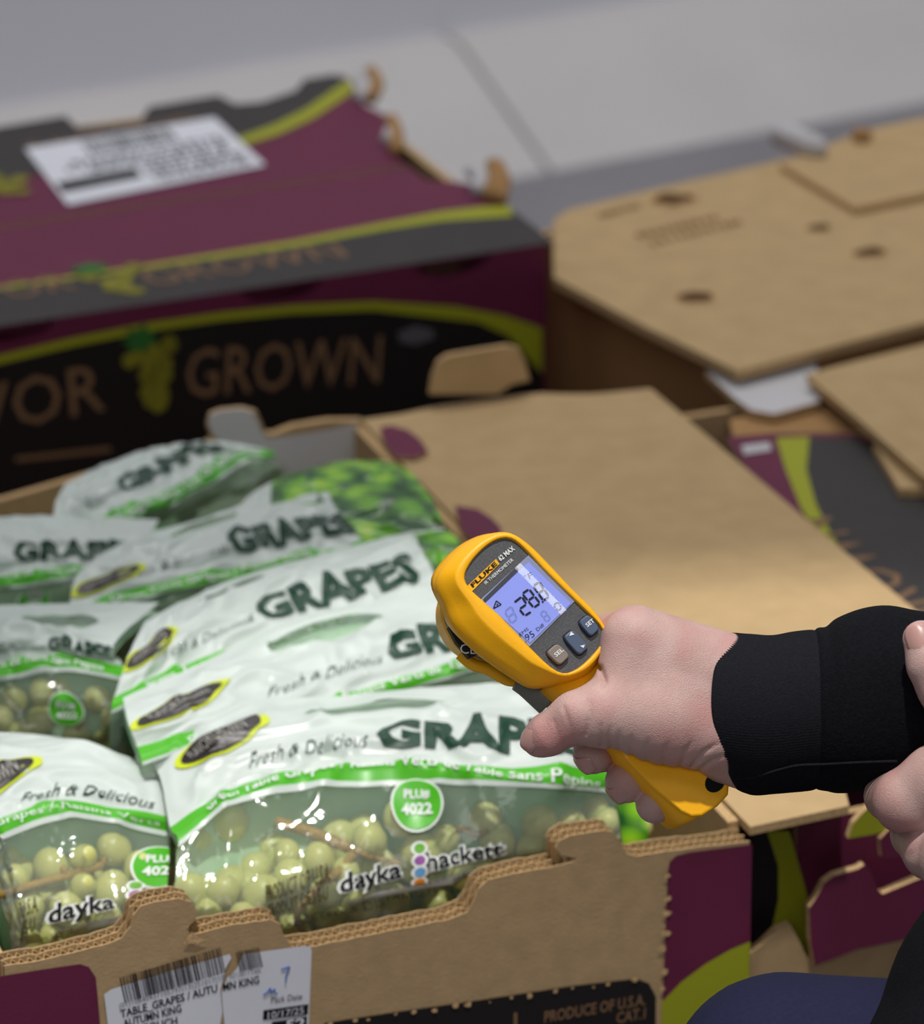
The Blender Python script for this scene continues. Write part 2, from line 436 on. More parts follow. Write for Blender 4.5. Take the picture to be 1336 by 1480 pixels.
# ---------------------------------------------------------------- the open carton in front
oc = empty('grape_carton', (-.2, .3, BZ), 'open kraft carton full of bagged green grapes, torn white label on its front', 'carton', 'grape cartons')
ff = Frame((0, 0, 0), (1, 0, 0), (0, 0, 1), (0, -1, 0))       # front face: x, z ; normal -y
prof_px = [(-6, 1399), (60, 1388), (150, 1366), (176, 1356), (188, 1340), (193, 1322), (204, 1310), (225, 1304), (258, 1299), (276, 1303), (285, 1316), (283, 1330),
           (270, 1342), (276, 1351), (330, 1338), (390, 1329), (404, 1335), (412, 1354), (424, 1372), (445, 1369), (540, 1350), (652, 1328), (676, 1318), (686, 1300),
           (692, 1284), (706, 1272), (740, 1263), (800, 1252), (828, 1246), (834, 1240), (812, 1236), (803, 1226), (808, 1216), (824, 1208), (874, 1200), (886, 1202),
           (898, 1218), (906, 1234), (920, 1238), (960, 1231), (1030, 1222), (1087, 1215)]
prof = [ff.px(*q) for q in prof_px]
prof[0] = (-.4, prof[0][1]); prof[-1] = (0, prof[-1][1])
def prof_z(x):
    # upper envelope of the profile at x (monotone walk)
    z = None
    for (a, za), (b, zb) in zip(prof[:-1], prof[1:]):
        lo, hi = min(a, b), max(a, b)
        if lo <= x <= hi and hi > lo:
            q = za+(zb-za)*(x-a)/(b-a); z = q if z is None else max(z, q)
    return z
LAY = .0058; LT = .0008
def liner(name, y, m_out, parent, jitter=0):
    rr = random.Random(int(y*1e5))
    fr = Frame((0, y, 0), (1, 0, 0), (0, 0, 1), (0, -1, 0))
    dense = []
    for (a, b) in zip(prof[:-1], prof[1:]):
        n = max(1, int(math.hypot(b[0]-a[0], b[1]-a[1])/.004))
        for k in range(n):
            t = k/n; dense.append((a[0]+(b[0]-a[0])*t, a[1]+(b[1]-a[1])*t+rr.uniform(-jitter, jitter)))
    dense.append(prof[-1])
    return board(name, fr, [(-.4, BZ), (0, BZ)]+dense[::-1], LT, m_out, kedge, kedge, parent)
fp = liner('front_panel', 0, kraft, oc, .0003)
def flute(y0, y1, parent):
    """corrugated medium with real paper thickness, its torn edge level with the liners"""
    V = []; Fc = []; per = .0042; n = int(.398/per*2); tk = .00055; rr = random.Random(int(y0*1e5)); mid = (y0+y1)/2
    for i in range(n+1):
        x = -.399+i*per/2; z = prof_z(x)-.0007+rr.uniform(-.0003, .0003); y = (y0+tk) if i % 2 else (y1-tk)
        V += [(x, y-tk, z-.012), (x, y-tk, z), (x, y+tk, z), (x, y+tk, z-.012)]
    for i in range(n):
        for k in range(3): Fc.append((4*i+k, 4*i+k+1, 4*i+4+k+1, 4*i+4+k))
    return mesh('flute', V, Fc, kflute, parent)
flute(LT, LT+LAY, fp); liner('liner', LT+LAY, kedge, fp, .0006)
flute(2*LT+LAY, 2*LT+2*LAY, fp); liner('liner', 2*LT+2*LAY, kraft, fp, .0005)
FT = 3*LT+2*LAY
side_in = FT
board('side_panel', Frame((0, side_in, 0), (0, 1, 0), (0, 0, 1), (1, 0, 0)), [(0, BZ), (.6-side_in-T, BZ), (.6-side_in-T, 0), (0, 0)], T, purple, kraft, kedge, oc)
board('side_panel', Frame((-.4, side_in, 0), (0, 1, 0), (0, 0, 1), (-1, 0, 0)), [(0, BZ), (.6-side_in-T, BZ), (.6-side_in-T, 0), (0, 0)], T, purple, kraft, kedge, oc)
slab('bottom_panel', Frame((0, 0, BZ), (1, 0, 0), (0, 1, 0)), -.394, -.006, FT, .594, T, kraft, oc, z=T)
bk = Frame((0, .6, 0), (1, 0, 0), (0, 0, 1), (0, 1, 0))
bpx = [(515, 604), (470, 604), (420, 612), (392, 623), (380, 622), (374, 606), (368, 592), (350, 587), (318, 590), (302, 596), (298, 612), (304, 630), (290, 640), (262, 642), (205, 652), (188, 664), (0, 718)]
bprof = [bk.px(*q) for q in bpx]; bprof[0] = (0, bprof[0][1])
board('back_panel', bk, [(0, BZ)]+bprof+[(-.4, .004), (-.4, BZ)], T, kraft, kraft, kedge, oc)
bk2 = Frame((0, .6-T, 0), (1, 0, 0), (0, 0, 1), (0, -1, 0))
wl = [bk2.px(*q) for q in [(516, 612), (470, 622), (420, 630), (388, 634), (378, 624), (371, 606), (364, 594), (348, 590), (318, 593), (304, 599), (301, 612), (308, 628), (318, 636), (318, 650)]]
board('white_lining', bk2, wl+[(-.1, -.10), (-.006, -.10)], .0008, whiteliner, whiteliner, whiteliner, oc, z=.0010)
# right lid flap, folded open over the neighbouring carton
def flapz(x, y):
    return .002 + .010*max(0, (.30-y))*x/.2*1.0 - .018*x*(y/.6)**2
fl_px = [(0.0, .600), (.030, .600), (.055, .605), (.122, .604), (.135, .602), (.150, .592), (.170, .588), (.203, .585)]
NX, NY = 14, 30
V = []; Fc = []
def flap_edge_back(x):
    for (a, ya), (b, yb) in zip(fl_px[:-1], fl_px[1:]):
        if a <= x <= b+1e-9: return ya+(yb-ya)*(x-a)/(b-a)
    return fl_px[-1][1]
def flap_edge_front(x):
    return .002 if x < .062 else (.002+.045*min(1, (x-.062)/.012))
for k in (0, 1):
    for i in range(NX+1):
        x = .001+.201*i/NX; a, b = flap_edge_front(x), flap_edge_back(x)
        for j in range(NY+1):
            y = a+(b-a)*j/NY; V.append((x, y, flapz(x, y)-k*.005))
N1 = (NX+1)*(NY+1); idx = []
for k in (0, 1):
    for i in range(NX):
        for j in range(NY):
            q = [k*N1+i*(NY+1)+j, k*N1+(i+1)*(NY+1)+j, k*N1+(i+1)*(NY+1)+j+1, k*N1+i*(NY+1)+j+1]
            Fc.append(q if k == 0 else q[::-1]); idx.append(k)
def side(a, b): Fc.append([a, b, b+N1, a+N1]); idx.append(2)
for i in range(NX):
    side(i*(NY+1), (i+1)*(NY+1)); side(i*(NY+1)+NY, (i+1)*(NY+1)+NY)
for j in range(NY):
    side(j, j+1); side(NX*(NY+1)+j, NX*(NY+1)+j+1)
flap = mesh('lid_flap', V, Fc, None, oc, mats=[kraft2, purple, kedge], idx=idx, recalc=True)
# locking tab standing up at the far end of the flap
tabf = Frame((0, .604, 0), (1, 0, 0), (0, 0, 1), (0, -1, 0))
tp = [tabf.px(*q) for q in [(622, 570), (626, 545), (634, 524), (648, 514), (690, 507), (735, 500), (750, 504), (760, 525), (766, 550), (740, 556), (720, 570)]]
board('lock_tab', tabf, tp, .004, kraft2, purple, kedge, oc)
# die-cut tongues on the hinge, printed side showing
hf = Frame((0, 0, .0035), (1, 0, 0), (0, 1, 0))
for qs in ([(550, 620), (565, 617), (590, 624), (608, 638), (619, 655), (600, 664), (572, 662), (556, 642)],
           [(658, 733), (690, 738), (712, 752), (724, 765), (728, 790), (690, 790), (668, 768)],
           [(800, 905), (830, 910), (852, 925), (862, 940), (866, 962), (830, 960), (808, 940)]):
    board('hinge_tongue', hf, [hf.px(*q) for q in qs], .0012, purple, kraft, kedge, oc, z=.0012)
# printed areas of the front
patch('plum_print', ff, [ff.px(*q) for q in [(-8, 1412), (60, 1401), (115, 1393), (128, 1397), (138, 1412), (141, 1440), (146, 1500), (-8, 1600)]], purple, fp)
ppx = [(955, 1600), (958, 1440), (965, 1260), (968, 1245), (978, 1236), (1000, 1231), (1087, 1220), (1080, 1600)]
patch('plum_print', ff, [ff.px(*q) for q in ppx], purple, fp)
patch('lime_print', ff, [ff.px(*q) for q in [(956, 1448), (985, 1418), (1020, 1392), (1055, 1372), (1084, 1360), (1083, 1392), (1083, 1600), (955, 1600)]], lime, fp, z=.0006)
bp_ = [(430, 1520), (470, 1478), (560, 1464), (700, 1444), (830, 1424), (920, 1414), (938, 1421), (948, 1440), (947, 1600), (430, 1600)]
patch('black_panel', ff, [ff.px(*q) for q in bp_], blackp, fp)
def ffl(name, body, p0, p1, hpx, m, **k):
    a = ff.px(*p0); b = ff.px(*p1); w = math.hypot(b[0]-a[0], b[1]-a[1]); ang = math.degrees(math.atan2(b[1]-a[1], b[0]-a[0]))
    return letter(name, ff, body, a[0], a[1], hpx, m, k.pop('parent', fp), width=w, ang=ang, align='l', **k)
ffl('lettering', 'PRODUCE OF U.S.A.', (786, 1477), (932, 1451), .0066, gold, bold=.02)
ffl('lettering', 'CAT.1', (890, 1478), (932, 1471), .0066, gold, bold=.02)
patch('divider_mark', ff, [ff.px(*q) for q in [(742, 1463), (747, 1462), (747, 1500), (742, 1500)]], gold, fp, z=.0008)
# torn ridge where the print was ripped off
rr = random.Random(3)
for (a, b, n) in (((964, 1262), (956, 1440), 7), ((470, 1480), (930, 1414), 16)):
    for i in range(n):
        t = (i+rr.random()*.6)/n; q = ff.px(a[0]+(b[0]-a[0])*t+rr.uniform(-2, 2), a[1]+(b[1]-a[1])*t+rr.uniform(-2, 2))
        s = rr.uniform(.0006, .0024)
        poly = [(q[0]+s*math.cos(k*1.05)*rr.uniform(.6, 1.5), q[1]+s*math.sin(k*1.05)*rr.uniform(.6, 1.2)) for k in range(6)]
        patch('torn_fleck', ff, poly, ktorn, fp, z=.0011)
patch('torn_fleck', ff, [ff.px(*q) for q in [(264, 1362), (272, 1350), (276, 1345), (284, 1352), (300, 1356), (282, 1363)]], ktorn, fp, z=.0012)
# white shipping label, torn down the middle
lab1 = [(150, 1436), (160, 1429), (240, 1404), (331, 1378), (334, 1383), (326, 1398), (318, 1432), (321, 1462), (310, 1520), (165, 1560)]
lab2 = [(351, 1378), (440, 1366), (448, 1367), (450, 1373), (441, 1600), (330, 1600), (324, 1480), (321, 1450), (320, 1432), (328, 1412), (341, 1400)]
sl = patch('shipping_label', ff, [ff.px(*q) for q in lab1], labelw, oc, z=.0007)
sl['label'] = 'left half of the torn white shipping label'
sl2 = patch('shipping_label', ff, [ff.px(*q) for q in lab2], labelw, oc, z=.0007)
sl2['label'] = 'right half of the torn white shipping label'
def bars(p0, p1, hgt, n, seed, parent):
    rr = random.Random(seed); a = np.array(p0, float); b = np.array(p1, float); d = b-a
    up = np.array([-8, -36.])*hgt/36; V = []; Fc = []; t = 0.
    while t < 1:
        w = rr.choice((.006, .006, .012, .018)); g = rr.choice((.006, .01, .016))
        q = [a+d*t, a+d*min(1, t+w), a+d*min(1, t+w)+up, a+d*t+up]
        i = len(V); V += [ff.p(*ff.px(*v), .0010) for v in q]; Fc.append((i, i+1, i+2, i+3)); t += w+g
    return mesh('barcode', V, Fc, ink, parent)
bars((180, 1448), (326, 1404), 36, 1, 5, sl); bars((346, 1403), (380, 1396), 28, 1, 9, sl2)
L = lambda *a, **k: ffl('lettering', *a, **k)
L('(01)10840437105797(13)251017(10)', (172, 1456), (327, 1414), .0030, inkgrey, parent=sl, z=.001)
L('TABLE_GRAPES / AUTU', (174, 1470), (314, 1432), .0044, ink, parent=sl, z=.001, bold=.02)
L('AUTUMN KING', (178, 1484), (262, 1461), .0044, ink, parent=sl, z=.001, bold=.02)
L('POUCH', (208, 1490), (256, 1479), .0044, ink, parent=sl, z=.001, bold=.02)
L('0213811TAK', (331, 1413), (377, 1405), .0030, inkgrey, parent=sl2, z=.001)
L('MN KING', (322, 1431), (374, 1420), .0044, ink, parent=sl2, z=.001, bold=.02)
L('Pack Date', (391, 1449), (436, 1443), .0036, ink, parent=sl2, z=.001)
patch('date_box', ff, [ff.px(*q) for q in [(380, 1459), (445, 1450), (444, 1465), (379, 1473)]], ink, sl2, z=.0010)
L('10/17/25', (386, 1471), (438, 1463), .0040, labelw, parent=sl2, z=.0013)
patch('date_box', ff, [ff.px(*q) for q in [(392, 1476), (443, 1468), (442, 1500), (391, 1505)]], ink, sl2, z=.0010)
L('52', (412, 1488), (440, 1483), .0058, labelw, parent=sl2, z=.0013, bold=.03)
for pts in ([(406, 1399), (416, 1396), (417, 1399), (413, 1408), (412, 1419)], [(380, 1436), (386, 1432), (390, 1427), (391, 1434), (396, 1428), (396, 1433), (400, 1434)]):
    c = catmull([ff.p(*ff.px(*q), .0011) for q in pts], 5); V, Fc = tube(c, .0004, 5); mesh('pen_mark', V, Fc, penblue, sl2)

# ---------------------------------------------------------------- closed carton at the back
FO = np.array([.2205, .813, .022]); fa = .0248
fex = np.array([math.cos(fa), math.sin(fa), 0]); fey = np.array([-math.sin(fa), math.cos(fa), 0])
fc = empty('grape_carton', FO-fex*.3+fey*.2-np.array([0, 0, .172]), 'closed plum and black grape carton with lettered front and white label on its lid', 'carton', 'grape cartons')
tf = Frame(FO, fex, fey); fw = Frame(FO, fex, (0, 0, 1), -fey)
FH = .172
board('side_panel', Frame(FO, fey, (0, 0, 1), fex), [(T, -FH), (.41, -FH), (.41, -.006), (T, -.006)], T, purple, kraft, kedge, fc)
board('side_panel', Frame(FO-fex*.6, fey, (0, 0, 1), -fex), [(T, -FH), (.41, -FH), (.41, -.006), (T, -.006)], T, purple, kraft, kedge, fc)
board('back_panel', Frame(FO+fey*.416, fex, (0, 0, 1), fey), [(-.6, -FH), (0, -FH), (0, -.006), (-.6, -.006)], T, purple, kraft, kedge, fc)
slab('bottom_panel', Frame(FO-np.array([0, 0, FH]), fex, fey), -.6, 0, 0, .41, T, purple, fc, z=T)
_top = [(0, -.0005)]
for cx, cy in ((655, 371), (408, 414), (20, 480)):      # hand slots cut out under the lid edge
    c = fw.px(cx, cy); _top += [(x, y) for x, y in arc(c[0], -.0005, .030, .013, 360, 180, 12)]
ffp = board('front_panel', fw, [(-.6, -FH), (0, -FH)]+_top+[(-.6, -.0005)], T, purple, kraft, purple, fc)
TP = lambda pts: [tf.px(*q) for q in pts]
edge_r = TP([(742, 318), (736, 300), (716, 282), (690, 268), (655, 262), (622, 262), (604, 252), (590, 240)])
edge_r2 = TP([(577, 232), (570, 210), (560, 196), (566, 182), (560, 168), (540, 158), (524, 150), (514, 128), (500, 110)])
edge_b = TP([(482, 108), (440, 115), (428, 131), (378, 148), (340, 151), (315, 138), (215, 155), (203, 176), (112, 185), (94, 168), (0, 184), (-60, 194)])
seam = TP([(590, 240), (0, 352)])
front_poly = [(-.6, 0), (0, 0)]+edge_r+[(-.6, seam[0][1]-.001)]
seam_y = edge_r[-1][1]
fl1 = board('lid_flap', tf, [(-.6, .0068), (0, .0068)]+edge_r[:-1]+[(edge_r[-1][0], seam_y-.001), (-.6, seam_y-.014)], T, purple, kraft, purple, fc)
yb = edge_b[-1][1]
fl2 = board('lid_flap', tf, [(-.6, seam_y-.008), (edge_r[-1][0], seam_y+.004)]+edge_r2+edge_b+[(-.6, yb-.01)], T, purple, kraft, kedge, fc)
# prints on the lid
g_up = TP([(-120, 437), (0, 418), (210, 388), (420, 357), (600, 322), (700, 306), (740, 303)])
g_lo = [(x, .0) for x, y in g_up]; g_up2 = [(x, y+.0) for x, y in g_up]
strip('charcoal_band', tf, g_up, [(x, .0006) for x, y in g_up], charcoal, fl1, z=.0004)
strip('lime_line', tf, TP([(-120, 434), (0, 415), (210, 384), (420, 350), (560, 322), (640, 307), (700, 300), (738, 299)]),
      TP([(-120, 438), (0, 419), (210, 389), (420, 358), (560, 332), (640, 320), (700, 316), (741, 313)]), lime, fl1, z=.0007)
arc_up = TP([(505, 118), (440, 166), (395, 186), (340, 205), (250, 222), (100, 244), (0, 262)])
bb = edge_b
patch('charcoal_panel', tf, TP([(500, 113)])+edge_b+arc_up[::-1], charcoal, fl2, z=.0004)
strip('lime_line', tf, TP([(505, 116), (440, 160), (395, 182), (340, 202), (250, 220), (100, 242)]), TP([(512, 132), (452, 172), (402, 195), (346, 212), (250, 228), (100, 249)]), lime, fl2, z=.0007)
def tfl(fr, body, p0, p1, h, m, parent, **k):
    a = fr.px(*p0); b = fr.px(*p1); w = math.hypot(b[0]-a[0], b[1]-a[1]); ang = math.degrees(math.atan2(b[1]-a[1], b[0]-a[0]))
    return letter('lettering', fr, body, a[0], a[1], h, m, parent, width=w, ang=ang, align='l', **k)
tfl(tf, 'FLAVOR', (-140, 457), (112, 418), .034, gold, fl1); tfl(tf, 'GROWN', (218, 414), (505, 372), .034, gold, fl1)
tfl(tf, 'FLAVOR GROWN', (60, 224), (300, 180), .03, gold, fl2)
def cluster(fr, px, py, s, parent, seed, n=16, z=.0009, down=True):
    rr = random.Random(seed); c = fr.px(px, py)
    V = []; Fc = []
    for i in range(n):
        t = i/n; y = c[1]+s*(.45-1.3*t); x = c[0]+s*rr.uniform(-1, 1)*(.55-.42*t); r = s*.17; k = len(V)
        V += [fr.p(x+r*math.cos(a*math.pi/5), y+r*math.sin(a*math.pi/5), z+i*.00002) for a in range(10)]; Fc.append(tuple(range(k, k+10)))
    mesh('grape_print', V, Fc, grapeprint, parent)
    lv = []
    for a in range(14):
        q = 2*math.pi*a/14; r = s*(.42 if a % 2 else .24); lv.append((c[0]-s*.25+r*math.cos(q), c[1]+s*.62+r*.8*math.sin(q)))
    patch('leaf_print', fr, lv, greenleaf, parent, z=z+.0005)
cluster(tf, 165, 404, .040, fl1, 2); cluster(tf, 5, 262, .04, fl2, 4)
# scalloped lid ends: curled brown and white paper
curl = mat('torn_white_paper', (196, 194, 196), .8, .1)
for pts, m in (([(706, 292), (716, 270), (712, 255)], kraftw), ([(724, 296), (728, 272), (718, 256)], kraftw), ([(690, 284), (694, 272), (680, 264)], curl), ([(572, 226), (574, 205), (566, 190)], kraftw), ([(560, 210), (566, 196)], curl),
               ([(536, 150), (546, 134), (536, 120)], kraftw), ([(520, 150), (528, 138), (522, 128)], curl)):
    c = catmull([np.array(tf.p(*tf.px(*q), .004+.003*i)) for i, q in enumerate(pts)], 4) if len(pts) > 2 else [np.array(tf.p(*tf.px(*q), .004)) for q in pts]
    V, Fc = tube(c, .0055, 8); mesh('torn_tab', V, Fc, m, fc, smooth=True)
# white label on the lid
LB = TP([(36, 216), (310, 171), (384, 240), (98, 298)])
wlb = patch('shipping_label', tf, LB, labelw, fc, z=.0010); wlb['label'] = 'white printed label on the lid'
A, B, C_, D_ = [np.array(q) for q in LB]
def lq(u, v): return tuple(A*(1-u)*(1-v)+B*u*(1-v)+C_*u*v+D_*(1-u)*v)
rr = random.Random(11); V = []; Fc = []
def rectl(u0, u1, v0, v1):
    k = len(V); V.extend(tf.p(*lq(u, v), .0014) for u, v in ((u0, v0), (u1, v0), (u1, v1), (u0, v1))); Fc.append((k, k+1, k+2, k+3))
rectl(.02, .42, .64, .80)
t = .28
while t < .72: rectl(t, t+.012, .04, .30); t += rr.choice((.02, .03, .026))
for row in range(7):
    t = rr.uniform(.1, .2) if row < 3 else rr.uniform(.45, .5)
    while t < .9:
        w = rr.uniform(.01, .05); rectl(t, t+w, .36+row*.085, .36+row*.085+.05); t += w+rr.uniform(.012, .03)
mesh('label_print', V, Fc, ink, wlb)
# printed front: plum band, lime arch, black field with lettering and grapes
FPx = lambda pts: [fw.px(*q) for q in pts]
au = FPx([(-200, 590), (-100, 549), (0, 513), (105, 488), (210, 467), (320, 451), (420, 441), (540, 435), (660, 443), (730, 456), (784, 474)])
al = FPx([(-200, 602), (-100, 561), (0, 525), (105, 500), (210, 479), (320, 463), (420, 453), (540, 448), (620, 451), (690, 465), (735, 485), (765, 510), (784, 540)])
strip('lime_arch', fw, au, al[:8]+[al[9], al[10], al[12]], lime, ffp, z=.0006)
patch('black_field', fw, [(-.6, -.1)]+al+[(-.001, -FH+.002), (-.6, -FH+.002)], blackp, ffp, z=.0004)
tfl(fw, 'FLAVOR', (-190, 660), (152, 592), .036, gold, ffp); tfl(fw, 'GROWN', (268, 574), (548, 552), .036, gold, ffp)
strip('print_rule', fw, FPx([(22, 660), (160, 645)]), FPx([(22, 667), (160, 652)]), gold, ffp, z=.0007)
cluster(fw, 222, 530, .036, ffp, 6, n=22)
patch('print_spot', fw, FPx([(575, 480), (600, 470), (625, 476), (628, 488), (600, 498), (578, 494)]), mat('grey_print', (96, 92, 98), .6), ffp, z=.0007)

# ---------------------------------------------------------------- plain brown carton at the back right
def zf(z, o=(0, 0)): return Frame((o[0], o[1], z), (1, 0, 0), (0, 1, 0))
ba = math.atan2(.6224-.5897, .427-.2676)
be = np.array([math.cos(ba), math.sin(ba), 0]); bn = np.array([-be[1], be[0], 0])
bo = np.array([.315, .612, BZ])
bc = empty('cardboard_carton', bo+be*.2+bn*.2, 'plain brown carton at the back right with a wide lid board marked by dark spots', 'carton', 'grape cartons')
shell(bc, tuple(bo), ba, .50, .31, .142, kraftw, kraftw)
lf = zf(0.0)
A_px = [(1066, 536), (1336, 466), (1480, 430), (1480, 150), (1336, 182), (1228, 205), (1110, 236), (960, 270), (822, 303), (800, 318), (800, 400), (930, 470)]
lidA = board('lid_board', lf, [lf.px(*q) for q in A_px], .007, kraft2, kraftw, kedge, bc)
holeshadem = mat('hole_shade_brown', (92, 68, 46), .9, .05, noise=.15, nscale=200)
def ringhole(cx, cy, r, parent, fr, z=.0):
    # dark brown disc painted for the shade in a punched hole, raised torn rim
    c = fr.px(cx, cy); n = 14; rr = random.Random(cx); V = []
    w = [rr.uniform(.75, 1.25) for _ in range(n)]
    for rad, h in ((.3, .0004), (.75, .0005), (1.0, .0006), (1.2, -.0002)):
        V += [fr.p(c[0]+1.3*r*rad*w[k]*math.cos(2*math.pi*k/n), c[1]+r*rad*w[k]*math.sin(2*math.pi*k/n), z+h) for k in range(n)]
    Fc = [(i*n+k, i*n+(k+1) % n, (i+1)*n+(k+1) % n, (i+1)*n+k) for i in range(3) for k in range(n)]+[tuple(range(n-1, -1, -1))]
    mesh('hole_shade_disc', V, Fc, None, parent, mats=[kraftw, holeshadem], idx=[1]*(2*n)+[0]*n+[1], smooth=True)
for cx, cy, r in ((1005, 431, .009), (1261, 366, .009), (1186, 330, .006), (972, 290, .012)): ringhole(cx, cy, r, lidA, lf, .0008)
inkb = mat('faint_brown_ink', (140, 108, 74), .9, .05)
for q in (((870, 316), (930, 300)), ((925, 345), (1040, 318)), ((945, 356), (1075, 324))):
    a, b = lf.px(*q[0]), lf.px(*q[1])
    rr = random.Random(q[0][0]); V = []; Fc = []; t = 0
    while t < 1:
        w = rr.uniform(.03, .08); k = len(V); P = [(a[0]+(b[0]-a[0])*s_, a[1]+(b[1]-a[1])*s_) for s_ in (t, min(1, t+w))]
        V += [lf.p(P[0][0], P[0][1], .0006), lf.p(P[1][0], P[1][1], .0006), lf.p(P[1][0], P[1][1]+.010, .0006), lf.p(P[0][0], P[0][1]+.010, .0006)]
        Fc.append((k, k+1, k+2, k+3)); t += w+rr.uniform(.02, .05)
    mesh('stamped_print', V, Fc, inkb, lidA)
# second flap lapping over the board, its edge standing proud
lf2 = zf(.006)
board('lid_flap', lf2, [lf2.px(*q) for q in [(1128, 236), (1236, 300), (1480, 250), (1480, 140), (1250, 188)]], .005, kraft2, kraftw, kedge, bc)
c = [np.array(lf2.p(*lf2.px(*q), .006)) for q in [(1118, 200), (1150, 212), (1192, 228)]]
V, Fc = tube(catmull(c, 4), [.003]+[.010]*7+[.003], 8); mesh('torn_tab', V, Fc, curl, bc, smooth=True)
c = [np.array(lf2.p(*lf2.px(*q), .004)) for q in [(1236, 206), (1246, 204), (1256, 206)]]
V, Fc = tube(catmull(c, 4), [.003]+[.007]*7+[.003], 8); mesh('torn_tab', V, Fc, kraftw, bc, smooth=True)

# ---------------------------------------------------------------- right-hand open carton (printed flap, loose boards)
rc = empty('grape_carton', (.33, .3, BZ), 'open carton at the right edge with a charcoal, lime and plum printed flap', 'carton', 'grape cartons')
ro = np.array([.045, .035, BZ])
shell(rc, tuple(ro), 0, .56, .545, .128, purple, kraft, front=True)
rf = zf(-.018)
D_px = [(1050, 632), (1120, 626), (1240, 628), (1330, 690), (1480, 760), (1480, 1000), (1310, 960), (1180, 830)]
pf_ = board('lid_flap', rf, [rf.px(*q) for q in D_px], .005, purple, kraft, kedge, rc)
pf_['label'] = 'printed flap in charcoal, lime and plum'
strip('lime_line', rf, [rf.px(*q) for q in [(1122, 634), (1136, 680), (1158, 735), (1190, 790), (1232, 845), (1290, 900)]], [rf.px(*q) for q in [(1170, 632), (1166, 680), (1180, 730), (1206, 780), (1250, 835), (1310, 890)]], lime, pf_, z=.0006)
patch('charcoal_panel', rf, [rf.px(*q) for q in [(1170, 634), (1166, 680), (1180, 730), (1206, 780), (1250, 835), (1310, 890), (1336, 920), (1470, 960), (1470, 765), (1330, 694), (1240, 634)]], charcoal, pf_, z=.0008)
a = rf.px(1300, 890); 
tfl(rf, 'GROWN', (1385, 905), (1200, 748), .040, gold, pf_, z=.0011)
patch('lime_label_spot', rf, [rf.px(*q) for q in [(1072, 645), (1112, 640), (1116, 652), (1076, 658)]], curl, pf_, z=.0006)
# loose boards
lt = tag(board('loose_board', zf(-.012), [zf(-.012).px(*q) for q in [(1020, 536), (1060, 528), (1180, 520), (1185, 580), (1120, 598), (1085, 592), (1062, 575)]], .005, whiteliner, kraft, kedge),
         'pale grey-white scrap of board under the corner of the spotted lid board', 'cardboard', 'loose boards')
lb0 = tag(board('loose_board', zf(-.019), [zf(-.019).px(*q) for q in [(1055, 606), (1110, 596), (1260, 575), (1265, 622), (1060, 630)]], .006, kraftw, kraft, kedge),
          'narrow warm brown strip of board behind the printed flap', 'cardboard', 'loose boards')
lb = empty('loose_board', on(1290, 590, 2, -.004), 'brown board with a dark edge lying across the printed flap at the right edge', 'cardboard', 'loose boards')
z2 = zf(-.002)
board('panel', z2, [z2.px(*q) for q in [(1166, 541), (1230, 524), (1480, 462), (1480, 770), (1336, 688), (1240, 604)]], .006, kraft2, kraftw, kedge, lb)
lb2 = tag(board('loose_board', zf(-.011), [zf(-.011).px(*q) for q in [(1262, 640), (1296, 646), (1350, 690), (1350, 706), (1300, 706)]], .006, kraft2, kraftw, kedge),
          'small tan board end sticking out below the dark-edged board', 'cardboard', 'loose boards')
# its printed front seen below the open flap
rw = Frame((ro[0], ro[1], 0), (1, 0, 0), (0, 0, 1), (0, -1, 0))
RW = lambda pts: [rw.px(*q) for q in pts]
patch('black_field', rw, RW([(1086, 1205), (1116, 1205), (1124, 1260), (1122, 1310), (1112, 1350), (1086, 1392)]), blackp, rc, z=.0008)
strip('lime_line', rw, RW([(1108, 1200), (1124, 1250), (1124, 1300), (1114, 1345), (1100, 1372)]), RW([(1140, 1200), (1160, 1270), (1172, 1320), (1172, 1372), (1160, 1400)]), lime, rc, z=.0010)
tw = Frame((0, .012, 0), (1, 0, 0), (0, 0, 1), (0, -1, 0)); TW = lambda pts: [tw.px(*q) for q in pts]
board('torn_flap', tw, TW([(1170, 1312), (1180, 1298), (1192, 1276), (1206, 1266), (1240, 1256), (1250, 1250), (1258, 1258), (1268, 1284), (1276, 1292), (1300, 1282), (1400, 1240), (1400, 1340), (1240, 1372), (1178, 1396), (1172, 1360)]), .005, purple, kraft, ktorn, rc)
board('torn_flap', tw, TW([(1110, 1372), (1130, 1352), (1150, 1344), (1162, 1366), (1176, 1396), (1250, 1370), (1400, 1345), (1400, 1480), (1086, 1480), (1086, 1390)]), .005, kraft, kraft, ktorn, rc, z=-.006)
board('torn_flap', tw, TW([(1270, 1210), (1284, 1196), (1400, 1180), (1400, 1225), (1284, 1238), (1272, 1236)]), .004, purple, kraft, ktorn, rc, z=.002)
board('torn_flap', tw, TW([(1226, 1212), (1234, 1190), (1250, 1172), (1262, 1162), (1300, 1158), (1300, 1196), (1262, 1206)]), .004, lime, kraft, ktorn, rc, z=.0)

